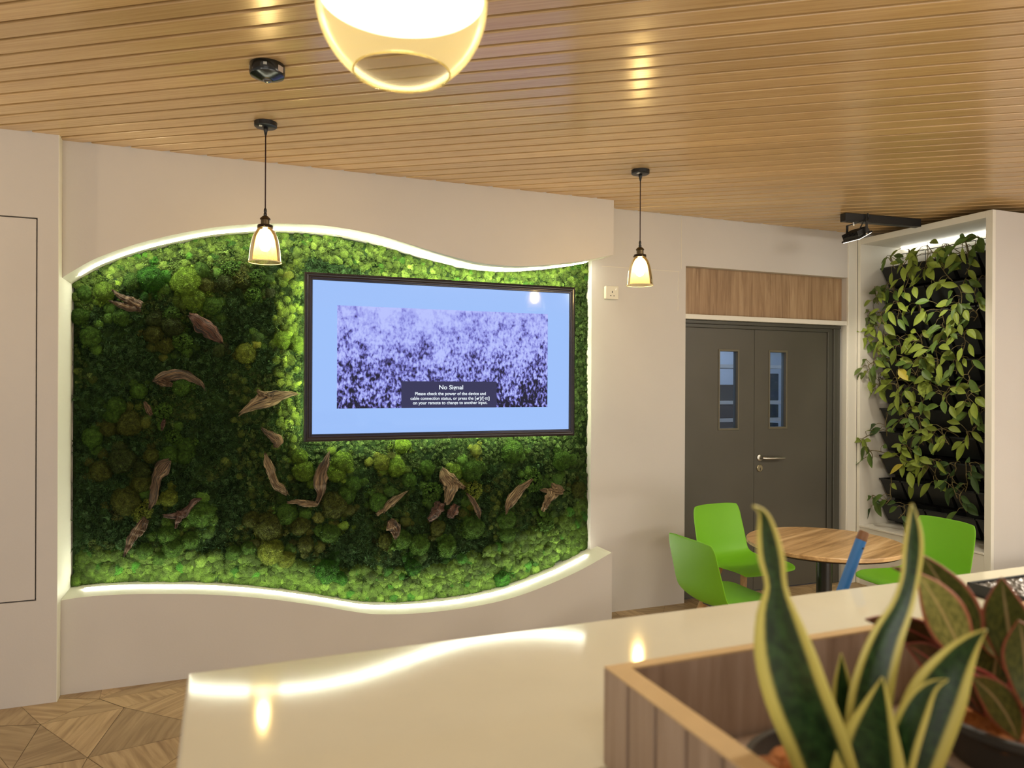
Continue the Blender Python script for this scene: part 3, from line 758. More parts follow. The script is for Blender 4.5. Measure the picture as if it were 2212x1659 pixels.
DW = [
 (DR_B, 'forked brown driftwood at the upper left corner of the moss panel', [[(243, 627, 2), (262, 643, 6), (284, 652, 9), (303, 661, 8)], [(237, 650, 2), (258, 657, 5), (280, 664, 8), (303, 667, 7)]]),
 (DR_R, 'thick reddish driftwood slanting below the two bright cushions, upper left', [[(410, 680, 6), (430, 694, 13), (452, 712, 15), (470, 730, 9), (479, 740, 2)]]),
 (DR_B, 'arched driftwood branch above a round cushion, left middle of the moss', [[(336, 822, 5), (360, 812, 12), (390, 808, 10), (415, 816, 8), (434, 829, 5), (441, 839, 2)], [(338, 822, 6), (352, 826, 8), (372, 832, 4)]]),
 (DR_B, 'tiny splinter of driftwood standing alone at the left of the moss', [[(312, 868, 2), (318, 880, 6), (325, 893, 5), (327, 897, 2)]]),
 (DR_R, 'tiny red driftwood chip below a small curly cushion', [[(355, 905, 2), (353, 916, 4), (350, 930, 2)]]),
 (DR_B, 'long vertical driftwood on the lower left between dark cushions', [[(366, 996, 4), (350, 1012, 14), (338, 1030, 10), (334, 1052, 8), (331, 1072, 7), (328, 1085, 6), (323, 1098, 2)]]),
 (DR_B, 'split driftwood pointing down at the bottom left of the moss', [[(312, 1122, 8), (298, 1143, 8), (286, 1163, 8), (277, 1183, 5), (269, 1198, 2)], [(316, 1122, 5), (309, 1145, 5), (301, 1158, 2)]]),
 (DR_R, 'dark red star-shaped driftwood low in the left moss', [[(354, 1113, 3), (375, 1112, 7), (395, 1110, 10), (408, 1096, 6), (420, 1083, 6), (432, 1077, 2)], [(392, 1106, 9), (384, 1122, 6), (379, 1140, 2)]]),
 (DR_P, 'pale driftwood beside the left edge of the screen', [[(519, 893, 3), (540, 880, 9), (565, 867, 15), (595, 858, 14), (620, 851, 7), (641, 851, 2)], [(556, 843, 3), (572, 855, 8), (590, 858, 8)]]),
 (DR_B, 'triangular driftwood just left of the screen bottom corner', [[(566, 925, 2), (583, 940, 8), (597, 953, 10), (594, 966, 3)]]),
 (DR_P, 'crooked pale driftwood leaning right, left one of the facing pair', [[(573, 982, 3), (580, 1002, 9), (587, 1023, 8), (598, 1045, 9), (610, 1056, 8), (619, 1066, 2)]]),
 (DR_B, 'upright driftwood below the screen corner, right one of the facing pair', [[(710, 978, 2), (703, 998, 8), (692, 1020, 12), (690, 1045, 12), (692, 1065, 6), (686, 1083, 4)]]),
 (DR_P, 'short flat driftwood lying at the foot of the facing pair', [[(622, 1085, 3), (640, 1084, 5), (662, 1088, 7), (686, 1090, 4)]]),
 (DR_P, 'thin splintered driftwood pointing up right, centre of the lower moss', [[(878, 1061, 1.5), (862, 1073, 5), (845, 1086, 8), (832, 1100, 5), (828, 1106, 2)], [(829, 1100, 3), (820, 1107, 5), (812, 1111, 3)]]),
 (DR_B, 'leaf-shaped driftwood hanging in the lower middle of the moss', [[(842, 1122, 7), (850, 1133, 13), (855, 1147, 10), (853, 1163, 2)]]),
 (DR_P, 'gnarled pale driftwood stump under the middle of the screen', [[(955, 1013, 3), (962, 1030, 14), (972, 1048, 18), (970, 1066, 11), (962, 1086, 7)], [(975, 1042, 10), (990, 1047, 6), (1003, 1053, 4)]]),
 (DR_R, 'reddish folded driftwood below the gnarled stump', [[(950, 1085, 11), (944, 1100, 12), (936, 1113, 9), (925, 1122, 4)], [(985, 1090, 8), (975, 1108, 10), (968, 1118, 4)]]),
 (DR_B, 'slender curved driftwood arching round a mossy mound', [[(1008, 1066, 2), (1018, 1078, 5), (1028, 1095, 6), (1034, 1106, 6), (1034, 1119, 2)]]),
 (DR_P, 'spindle-shaped driftwood slanting at the lower right of the moss', [[(1148, 1035, 3), (1130, 1050, 7), (1112, 1067, 11), (1098, 1088, 8), (1092, 1107, 2)]]),
 (DR_P, 'T-shaped pale driftwood nearest the right end of the moss', [[(1166, 1058, 2), (1182, 1060, 7), (1200, 1062, 10), (1214, 1062, 5)], [(1190, 1046, 5), (1206, 1054, 7), (1216, 1061, 3)], [(1190, 1062, 13), (1182, 1080, 8), (1176, 1092, 7), (1171, 1103, 4)]]),
]
for i, (m, lab, paths) in enumerate(DW):
    mb = MB(); uvs = []
    for j, pth in enumerate(paths): chunk(mb, uvs, pth, i*1.7+j*.6, y=4.398-.004*j)
    o = mb.build('driftwood', m, smooth=True)
    uvl = o.data.uv_layers.new(name='UVMap')
    for lp in o.data.loops: uvl.data[lp.index].uv = uvs[lp.vertex_index]
    tag(o, lab, 'driftwood', 'driftwood pieces in the moss')

# ------------------------------------------------------------------ television
YT = 4.27
def T_(x, y): a = on_y(x, y, YT); return a[0], a[2]
tx0 = (T_(657, 588)[0]+T_(658, 955)[0])/2; tx1 = (T_(1242, 620)[0]+T_(1240, 940)[0])/2
tz1 = (T_(657, 588)[1]+T_(1242, 620)[1])/2; tz0 = (T_(658, 955)[1]+T_(1240, 940)[1])/2
sx0, sx1, sz0, sz1 = tx0+.046, tx1-.035, tz0+.042, tz1-.042
tv = thing('television', 'wide wall-hung screen in a dark picture frame showing a No Signal notice', 'television', ((tx0+tx1)/2, YT, tz0))
FRM = wood('dark_frame_wood', [(.3, (.006, .004, .006, 1)), (.6, (.018, .012, .015, 1)), (.8, (.035, .025, .027, 1))], scale=(1.5, 60, 60), rough=.3, coat=.3)
FRI = mat('frame_inner_violet', (.03, .022, .034, 1), .3)
mb = MB()
def moulding(x0, x1, z0, z1, ya, yb, xa, xb, za, zb, m):
    """a mitred ring between an outer and an inner rectangle"""
    o_ = [(x0, ya, z0), (x1, ya, z0), (x1, ya, z1), (x0, ya, z1)]; i_ = [(xa, yb, za), (xb, yb, za), (xb, yb, zb), (xa, yb, zb)]
    n = len(mb.v); mb.v += o_+i_
    for k in range(4):
        k2 = (k+1) % 4; mb.face((n+k, n+k2, n+4+k2, n+4+k), m)
def ring(prof, mats):
    for (d0, y0), (d1, y1), m in zip(prof[:-1], prof[1:], mats):
        f = lambda d: (tx0+d*1.12, tx1-d*.82, tz0+d, tz1-d)
        a, b = f(d0), f(d1); moulding(a[0], a[1], a[2], a[3], y0, y1, b[0], b[1], b[2], b[3], m)
ring([(0, YT+.055), (0, YT-.004), (.008, YT-.008), (.012, YT-.004), (.018, YT-.003), (.024, YT+.002), (.028, YT+.002), (.032, YT+.008), (.037, YT+.008), (.042, YT+.016), (.044, YT+.02)], [0, 0, 0, 0, 0, 1, 1, 0, 0, 1])
mb.build('picture_frame', [FRM, FRI], tv)
MB().box(tx0+.05, tx1-.05, YT+.025, YT+.11, tz0+.05, tz1-.05).build('back_case', BLACKP, tv)
def screen_mat(name, base, strength, nodes=None):
    m, nt, N, L, b = new_mat(name); b.inputs['Base Color'].default_value = (.004, .004, .006, 1); b.inputs['Roughness'].default_value = .07
    b.inputs['Emission Strength'].default_value = strength; b.inputs['Emission Color'].default_value = base
    if nodes: L.new(nodes(nt, N, L), b.inputs['Emission Color'])
    return m
MATT = screen_mat('screen_mat_border', lin(160, 196, 255), .95)
MB().box(sx0-.004, sx1+.004, YT+.014, YT+.03, sz0-.004, sz1+.004).build('screen', MATT, tv)
pcx0, pcx1 = T_(729, 700)[0], T_(1185, 700)[0]; pz1 = (T_(729, 658)[1]+T_(1185, 679)[1])/2; pz0 = (T_(729, 882)[1]+T_(1185, 880)[1])/2
def art(nt, N, L):
    tc = N.new('ShaderNodeTexCoord'); sp = N.new('ShaderNodeSeparateXYZ'); L.new(tc.outputs['Generated'], sp.inputs[0])
    def nz(scale, det, dist, vec=(1, 1, 1)):
        mp = N.new('ShaderNodeMapping'); mp.inputs['Scale'].default_value = vec; L.new(tc.outputs['Object'], mp.inputs[0])
        n = N.new('ShaderNodeTexNoise'); n.inputs['Scale'].default_value = scale; n.inputs['Detail'].default_value = det; n.inputs['Distortion'].default_value = dist; L.new(mp.outputs[0], n.inputs['Vector']); return n.outputs['Fac']
    def math_(op, a, b):
        n = N.new('ShaderNodeMath'); n.operation = op
        for i, v in enumerate((a, b)):
            if isinstance(v, (int, float)): n.inputs[i].default_value = v
            else: L.new(v, n.inputs[i])
        return n.outputs[0]
    # dappled strokes, denser and darker towards the lower edge
    big = nz(3.2, 3, .4); fine = nz(62, 5, .25, (1.15, 1, .75)); mid = nz(17, 3, .3)
    h = math_('SUBTRACT', 1.0, sp.outputs['Z'])
    side = math_('ABSOLUTE', math_('SUBTRACT', sp.outputs['X'], .36), 0.0)
    h = math_('ADD', h, math_('MULTIPLY', side, .5))
    dens = math_('ADD', math_('MULTIPLY', h, .36), math_('MULTIPLY', math_('SUBTRACT', big, .5), .55))
    v = math_('ADD', math_('ADD', dens, math_('MULTIPLY', math_('SUBTRACT', fine, .5), math_('ADD', math_('MULTIPLY', h, 1.25), .35))), math_('MULTIPLY', math_('SUBTRACT', mid, .5), .8))
    r = ramp(N, [(.0, lin(182, 192, 252)), (.16, lin(158, 164, 240)), (.27, lin(118, 118, 204)), (.38, lin(62, 58, 120)), (.52, lin(14, 13, 38))])
    L.new(v, r.inputs[0]); return r.outputs[0]
MB().box(pcx0, pcx1, YT+.0125, YT+.0138, pz0, pz1).build('picture', screen_mat('screen_picture', (1, 1, 1, 1), 1.0, art), tv)
bx0, bx1 = T_(868, 850)[0], T_(1074, 850)[0]; bz1 = T_(970, 824)[1]; bz0 = T_(970, 881)[1]
MB().box(bx0, bx1, YT+.0112, YT+.0122, bz0, bz1).build('message_box', screen_mat('notice_box', lin(46, 46, 84), 1.0), tv)
TXT = glow('notice_text', lin(236, 246, 255), 1.0)
def text(body, name, cx, cz, cap, width, parent, m, y, align=True):
    cu = bpy.data.curves.new(name, 'FONT'); cu.body = body; cu.align_x = 'CENTER'; cu.size = cap/.70; cu.extrude = .0002; cu.offset = .0004*cap/.017
    o = bpy.data.objects.new(name, cu); COL.objects.link(o); cu.materials.append(m)
    o.rotation_euler = (PI/2, 0, 0); o.parent = parent; o.location = Vector((cx, y, cz))-parent.location
    bpy.context.view_layer.update()
    k = width/max(o.dimensions.x, 1e-4) if width else 1
    me = bpy.data.meshes.new_from_object(o); bpy.data.objects.remove(o)
    for v in me.vertices: v.co.x *= k
    n_ = bpy.data.objects.new(name, me); COL.objects.link(n_); n_.rotation_euler = (PI/2, 0, 0); n_.parent = parent; n_.location = Vector((cx, y, cz))-parent.location
    return n_
def tline(body, x0, x1, ybase, cap_px):
    a = T_(x0, ybase); b = T_(x1, ybase); dep = (on_y((x0+x1)/2, ybase, YT)-CAM)@_fw
    text(body, 'notice_text', (a[0]+b[0])/2, (a[1]+b[1])/2, cap_px/F*dep, b[0]-a[0], tv, TXT, YT+.0108)
tline('No Signal', 949.5, 1001.5, 841, 9)
tline('Please check the power of the device and', 897.5, 1050.5, 853.5, 6.6)
tline('cable connection status, or press the [', 887.5, 1029.5, 863.5, 6.6)
tline(']/[', 1037.5, 1046.5, 863.5, 6.6)
tline(']', 1056, 1059, 863.5, 6.6)
tline('on your remote to change to another input.', 893, 1054, 873.2, 6.6)
def icon(cx, cy, kind):
    c = on_y(cx, cy, YT); u_ = 1/F*((c-CAM)@_fw); mb = MB(); y = YT+.0106
    def bx(a, b, c_, d): mb.box(c[0]+a*u_, c[0]+b*u_, y, y+.0004, c[2]+c_*u_, c[2]+d*u_)
    if kind == 0:
        n = 20; poly = [(c[0]+3.0*u_*math.cos(2*PI*k/n)-.4*u_, c[2]+2.0*u_*math.sin(2*PI*k/n)-.6*u_) for k in range(n)]; mb.prism(poly, y, y+.0004); bx(0, 4, 1.2, 2.1); bx(2.6, 3.4, .4, 3)
    else:
        bx(-1.6, 4.2, 1.9, 2.6); bx(-1.6, 4.2, -2.6, -1.9); bx(3.5, 4.2, -2.6, 2.6); bx(-1.6, -.9, 1, 2.6); bx(-1.6, -.9, -2.6, -1); bx(-4.2, 1.2, -.4, .4)
        mb.prism([(c[0]+.4*u_, c[2]-1.4*u_), (c[0]+2.2*u_, c[2]), (c[0]+.4*u_, c[2]+1.4*u_)], y, y+.0004)
    mb.build('notice_icon', TXT, tv)
icon(1033.2, 861, 0); icon(1051, 861, 1)
EMB = mat('emblem_silver', (.45, .44, .42, 1), .35, metal=.6)
cx, cz = T_(969, 944.5); mb = MB().lathe([(.0042, 0), (.0042, .001), (.0030, .001), (.0030, 0)], n=20); mb.v = [(cx+x, YT-.0055-z, cz+y) for x, y, z in mb.v]; mb.build('emblem', EMB, tv)
text('LG', 'emblem_text', cx+.012, cz-.0032, .0062, .012, tv, EMB, YT-.0062)
# back light round the screen
mb = MB(); g = .035; y0, y1 = YT+.112, YT+.117
for (a, b, c, d) in ((tx0+g, tx0+g+.012, tz0+g, tz1-g), (tx1-g-.012, tx1-g, tz0+g, tz1-g), (tx0+g, tx1-g, tz0+g, tz0+g+.012), (tx0+g, tx1-g, tz1-g-.012, tz1-g)):
    mb.box(a, b, YT+.075, YT+.08, c, d)
mb.build('back_light', glow('tv_back_light', (.95, 1.0, .62, 1), 110), tv)

# ------------------------------------------------------------------ pendant lamps
AMBER = thin_glass('amber_glass', (.97, .86, .60, 1), edge=(1, .92, .65, 1), body=.26, bodycol=(1, .74, .34, 1))
AMBER2 = thin_glass('pale_amber_glass', (.96, .88, .66, 1), edge=(1, .93, .70, 1), body=.42, bodycol=(.62, .53, .31, 1), rough=.16, blend=.08)
BULB = glow('pendant_bulb_glow', (1, .78, .42, 1), 140)
def pendant(x, y, label):
    t = thing('pendant_lamp', label, 'pendant lamp', (x, y, 2.096), group='small amber pendant lamps')
    b = lambda: MB()
    mb = b().lathe([(0, -.022), (.046, -.022), (.05, -.019), (.05, 0), (0, 0)], (x, y, ZC), 40); cn = mb.build('canopy', BLACKM, t, smooth=True, auto=40)
    MB().box(x-.029, x-.016, y-.026, y-.006, ZC-.0227, ZC-.0221).build('sticker', mat('sticker_white', (.8, .8, .74, 1), .5), cn)
    MB().tube([(x, y, ZC-.02), (x, y, ZC-.035), (x, y, ZC-.06)], [.0105, .0095, .004], 12).build('cord_grip', BLACKM, t, smooth=True)
    MB().tube([(x, y, ZC-.05), (x, y, 2.33)], .0028, 8).build('cord', mat('braided_cord', (.03, .008, .008, 1), .7), t, smooth=True)
    MB().lathe([(.0028, 2.345), (.0065, 2.338), (.007, 2.327), (.0055, 2.322), (.0078, 2.318), (.0078, 2.305), (.003, 2.304)], (x, y, 0), 16).build('strain_relief', BLACKM, t, smooth=True)
    mb = b().lathe([(.004, 2.309), (.012, 2.307), (.0225, 2.297), (.0235, 2.292), (.0195, 2.290), (.0195, 2.268), (.0185, 2.262), (.004, 2.262)], (x, y, 0), 28)
    mb.build('socket_cap', BRONZE, t, smooth=True, auto=35)
    mb = b().lathe([(.016, 2.268), (.033, 2.266), (.0345, 2.262), (.0345, 2.252), (.030, 2.250), (.015, 2.250)], (x, y, 0), 32)
    rg = mb.build('shade_ring', mat('dark_bronze', (.035, .024, .015, 1), .35, metal=.7), t, smooth=True, auto=35)
    for a in (0.3, 2.4, 4.5): MB().tube([(x+.033*math.cos(a), y+.033*math.sin(a), 2.257), (x+.040*math.cos(a), y+.040*math.sin(a), 2.257)], .0022, 8).build('thumb_screw', BRONZE, rg)
    prof = [(.029, 2.256), (.033, 2.250), (.042, 2.238), (.051, 2.220), (.0585, 2.195), (.064, 2.168), (.0685, 2.140), (.0715, 2.112), (.0735, 2.096)]
    q = curve_interp(prof, 30); mb = b().lathe([tuple(a) for a in q], (x, y, 0), 48)
    sh = mb.build('glass_shade', AMBER, t, smooth=True)
    MB().lathe([(.0725, 2.0965), (.0738, 2.0945), (.0752, 2.0965), (.0738, 2.0985), (.0725, 2.0965)], (x, y, 0), 48).build('shade_rim', mat('amber_rim', (1, .86, .5, 1), .15, emit=(1, .82, .42, 1), estr=.0), sh, smooth=True)
    prof = [(.010, 2.252), (.012, 2.238), (.017, 2.222), (.0225, 2.200), (.0245, 2.182), (.022, 2.164), (.014, 2.151), (.0, 2.146)]
    MB().lathe([tuple(a) for a in curve_interp(prof, 20)], (x, y, 0), 24).build('bulb', BULB, t, smooth=True)
    return t
pendant(.181, 3.545, 'small amber glass pendant lamp hanging in front of the moss panel')
pendant(2.157, 3.544, 'small amber glass pendant lamp hanging by the wall socket and grey door')

# large globe pendant, close to the camera
D = 1.36; gc = at(869, 4, D); gx, gy, gz = gc; GR = .158
t = thing('globe_pendant', 'large pale glass globe pendant with a glowing white upper half, above the counter', 'pendant lamp', (gx, gy, gz-.13))
a0 = math.radians(-56); prof = [(GR*math.cos(a0+(math.radians(78)-a0)*k/40), GR*math.sin(a0+(math.radians(78)-a0)*k/40)) for k in range(41)]
sh = MB().lathe(prof, gc, 64).build('glass_globe', AMBER2, t, smooth=True)
r0, z0 = prof[0]
MB().lathe([(r0-.002, z0-.001), (r0, z0-.0025), (r0+.002, z0-.001), (r0, z0+.002), (r0-.002, z0-.001)], gc, 64).build('globe_rim', thin_glass('globe_rim_glass', (.9, .82, .55, 1), edge=(1, .95, .7, 1), body=.2, bodycol=(1, .9, .6, 1)), sh, smooth=True)
prof = [((GR-.007)*math.cos(math.radians(1+75*k/24)), (GR-.007)*math.sin(math.radians(1+75*k/24))) for k in range(25)]
MB().lathe(prof, gc, 64).build('diffuser', mat('white_diffuser', (.85, .82, .72, 1), .5, emit=(1, .95, .78, 1), estr=1.6), t, smooth=True)
MB().lathe([(.012, .10), (.02, .07), (.032, .03), (.034, .0), (.03, -.02), (.018, -.034), (.0, -.038)], gc, 24).build('bulb', glow('globe_bulb_glow', (1, .86, .58, 1), 15), t, smooth=True)
for s in (-.011, .011): MB().tube([tuple(gc+np.array([s, 0, -.02])), tuple(gc+np.array([s, 0, -.058]))], .0045, 10).build('filament_post', glow('post_glow', (1, .9, .65, 1), 5), t, smooth=True)
MB().lathe([(.02, .13), (.034, .15), (.034, .17), (.02, .19), (.003, .2)], gc, 24).build('socket_cap', BRONZE, t, smooth=True, auto=35)
MB().tube([(gx, gy, gz+.19), (gx, gy, ZC-.02)], .003, 8).build('cord', BLACKM, t)
MB().lathe([(0, -.022), (.05, -.022), (.055, -.018), (.055, 0), (0, 0)], (gx, gy, ZC), 32).build('canopy', BLACKM, t, smooth=True, auto=40)

# black round ceiling device
cx, cy = .153, 2.90
t = thing('ceiling_sensor', 'round black ceiling unit with a shiny lens mounted on the wooden slats', 'sensor', (cx, cy, ZC-.06))
MB().lathe([(0, 0), (.063, 0), (.064, -.004), (.064, -.036), (.061, -.042), (.03, -.055), (.016, -.058), (0, -.058)][::-1], (cx, cy, ZC), 48).build('housing', mat('glossy_black', (.010, .011, .010, 1), .18), t, smooth=True, auto=30)
MB().lathe([(.0, -.066), (.009, -.0655), (.015, -.062), (.0175, -.056), (.0165, -.054)], (cx, cy, ZC), 28).build('lens', mat('lens_gloss', (.05, .05, .05, 1), .05, coat=1), t, smooth=True)
for (a, w, h, c_) in ((-1.75, .20, .010, (.45, .46, .42, 1)), (-.78, .42, .022, (.50, .42, .36, 1)), (-3.0, .14, .014, (.6, .6, .55, 1))):
    mb = MB(); n = 8
    for k in range(n+1):
        th = a-w/2+w*k/n
        for z in (-.014, -.014-h): mb.v.append((cx+.0645*math.cos(th), cy+.0645*math.sin(th), ZC+z))
    for k in range(n): mb.face((2*k, 2*k+1, 2*k+3, 2*k+2))
    mb.build('sticker', mat('sensor_sticker', c_, .5), t)

# ------------------------------------------------------------------ black beam and flood light
p0 = np.array([3.985, 3.895, 2.706]); p1 = np.array([4.632, 3.838, 2.706]); dv = (p1-p0); ln = np.linalg.norm(dv); dv /= ln; nv = np.array([-dv[1], dv[0], 0])
bm_ = MB().obox((p0+p1)/2, dv, nv, (0, 0, 1), ln/2, .026, .0275).build('support_beam', BLACKM, bevel=.002)
tag(bm_, 'black square steel beam under the ceiling running to the planting cabinet', 'beam')
fl = thing('flood_light', 'small black finned flood light hanging from the beam end and aimed at the plants', 'flood light', tuple(p0+dv*.09+np.array([0, 0, -.0275])))
fc = np.array(fl.location)+np.array([.01, -.02, -.105])
aim = np.array([4.78, 3.80, 1.25])-fc; aim /= np.linalg.norm(aim)
ax = np.cross(aim, (0, 0, 1)); ax /= np.linalg.norm(ax); ay = np.cross(ax, aim)
ca = np.array([math.cos(.4), math.sin(.4), 0])
# housing, fins, glass
hw, hh = .088, .062
MB().obox(fc, ax, ay, aim, hw, hh, .007).build('housing', BLACKM, fl, bevel=.006)
MB().obox(fc-aim*.014, ax, ay, aim, hw*.86, hh*.82, .010).build('driver_case', BLACKP, fl, bevel=.003)
mb = MB()
for k in range(13): mb.obox(fc-aim*.034+ax*hw*.82*(k/6-1), ax, ay, aim, .0022, hh*.78, .013)
mb.build('cooling_fins', BLACKM, fl)
MB().obox(fc+aim*.0078, ax, ay, aim, hw*.9, hh*.88, .0008).build('lens', glow('flood_lens', (1, .93, .76, 1), 10), fl)
top = np.array(fl.location)+np.array([0, 0, -.004])
for s, nm in ((-1, 0), (1, 1)):
    e = fc+ax*s*(hw+.004)-aim*.004; k_ = np.array([e[0]*.9+top[0]*.1, e[1]*.9+top[1]*.1, top[2]-.012])
bk = MB(); wv = aim-np.array([0, 0, aim[2]]); wv /= np.linalg.norm(wv)
def bar(a, b, w, th):
    a, b = np.array(a), np.array(b); d = b-a; l = np.linalg.norm(d); d /= l; s = np.cross(d, wv); s /= np.linalg.norm(s); w_ = np.cross(s, d); bk.obox((a+b)/2, d, s, w_, l/2+.002, th, w)
e0, e1 = fc-ax*(hw+.005)-aim*.004, fc+ax*(hw+.005)-aim*.004
k0, k1 = np.array([e0[0], e0[1], top[2]-.006]), np.array([e1[0], e1[1], top[2]-.006])
bar(e0, k0, .009, .002); bar(e1, k1, .009, .002); bar(k0, k1, .009, .002)
bk.build('bracket', BLACKM, fl)
for e in (e0, e1): MB().obox(e, ax, ay, aim, .004, .006, .006).build('pivot_bolt', CHROME, fl, bevel=.002)
MB().tube([top+np.array([0, 0, .003]), top+np.array([0, 0, -.022])], [.007, .004], 10).build('hanging_bolt', CHROME, fl)
cp = [fc+ax*.03-aim*.03, fc+ax*.06-aim*.06+np.array([0, -.03, .03]), top+np.array([.075, -.055, .02]), top+np.array([.06, -.06, .075]), (top[0]+.02, top[1]-.075, ZC+.002)]
MB().tube(curve_interp([tuple(a) for a in cp], 16), .0045, 8).build('power_cable', BLACKP, fl, smooth=True)

# ------------------------------------------------------------------ planting cabinet on the right
CX, CY0, CY1, CZ = 4.634, 3.291, 4.378, 2.690
iy0, iy1, iz0, iz1 = 3.338, 4.350, .456, 2.645
cab = thing('plant_cabinet', 'tall white framed alcove holding a vertical garden of black pots', 'planter cabinet', (4.9, 3.83, 0))
mb = MB(); mb.box(CX, CX+.03, CY0, iy0, 0, CZ); mb.box(CX, 5.599, iy1, CY1, 0, CZ); mb.box(CX, 5.599, iy0, iy1, iz1, CZ)
mb.build('frame', WHITE2, cab, bevel=.002)
MB().box(CX+.03, 5.599, CY0+.0005, iy0, 0, CZ-.0005).build('side_panel', WHITE, cab)
MB().box(5.012, 5.03, iy0, iy1, iz0, 2.455).build('dark_backing', DARKGAP, cab)  # dark sheet behind the pots, so the gaps between them read black
MB().box(CX+.004, 5.599, iy0, iy1, 0, .440).build('base_panel', WHITE2, cab)
MB().box(CX-.003, 5.1, iy0, iy1, .442, iz0).build('sill', WHITE2, cab, bevel=.002)
MB().box(5.06, 5.1, iy0, iy1, iz0, iz1).build('back_panel', WHITE2, cab)
mb = MB()
for y in np.arange(iy0+.04, iy1, .10): mb.tube([(5.0, y, iz0), (5.0, y, 2.585)], .0022, 6)
for z in np.arange(iz0+.1, 2.6, .1535): mb.tube([(5.0, iy0+.005, z), (5.0, iy1-.005, z)], .0022, 6)
mb.tube([(5.0, iy0+.005, 2.585), (5.0, iy1-.005, 2.585)], .003, 6)
mb.build('wire_grid', BLACKM, cab)
MB().box(5.025, 5.045, iy0+.03, iy1-.03, 2.628, 2.6445).build('light_strip', glow('cabinet_led', (1, .97, .82, 1), 5), cab)

tag(MB().box(4.26, 5.595, 2.45, 3.11, 0, .40).build('low_bench', WHITE2, bevel=.004), 'low white bench against the side of the plant cabinet', 'bench')

# pots: wedge-shaped black wall pots on the wire grid
PW, PH, ROWS, COLS = .196, .1835, 11, 5
def pot_proto(loc, label):
    r = thing('wall_pot', label, 'plant pot', loc, group='black wall pots of the vertical garden')
    mb = MB(); w = PW/2-.004; wb = w-.012
    # local: x towards the wall (+x), y sideways, z up; rim at z = 0
    out = [(-.165, -w, 0), (-.165, w, 0), (0, w, 0), (0, -w, 0)]; bot = [(-.085, -wb, -.150), (-.085, wb, -.150), (0, wb, -.150), (0, -wb, -.150)]
    th = .005; inn = [(-.165+th, -w+th, 0), (-.165+th, w-th, 0), (-th, w-th, 0), (-th, -w+th, 0)]; ib = [(-.12, -w+.012, -.06), (-.12, w-.012, -.06), (-th, w-.012, -.06), (-th, -w+.012, -.06)]
    mb.v = [tuple(np.array(p)+np.array(loc)) for p in out+bot+inn+ib]
    for k in range(4):
        k2 = (k+1) % 4; mb.face((k, 4+k, 4+k2, k2)); mb.face((k, k2, 8+k2, 8+k)); mb.face((8+k, 8+k2, 12+k2, 12+k))
    mb.face((4, 7, 6, 5))
    mb.build('pot_body', BLACKP, r)
    mb = MB(); mb.v = [tuple(np.array(p)+np.array(loc)) for p in [(-.135, -w+.008, -.035), (-.135, w-.008, -.035), (-.006, w-.008, -.035), (-.006, -w+.008, -.035)]]; mb.face((0, 1, 2, 3))
    mb.build('soil', SOIL, r)
    mb = MB().box(loc[0]-.172, loc[0]-.162, loc[1]-w, loc[1]+w, loc[2]-.012, loc[2]+.0005); mb.build('rim', BLACKP, r, bevel=.002)
    return r
ordn = ['top', 'second', 'third', 'fourth', 'fifth', 'sixth', 'seventh', 'eighth', 'ninth', 'tenth', 'bottom']
colw = ['beside the door side panel', 'second from the door side', 'in the middle column', 'second from the near stile', 'beside the near stile']
POT = None
def potpos(r, c): return (4.99, iy1-.014-PW*(c+.5)-.004*c, 2.468-PH*r)
for r_ in range(ROWS):
    for c_ in range(COLS):
        lab = f'black wedge wall pot in the {ordn[r_]} row, {colw[c_]}'
        if POT is None: POT = pot_proto(potpos(r_, c_), lab); base_ = POT
        else: dup(POT, potpos(r_, c_), 0, lab)

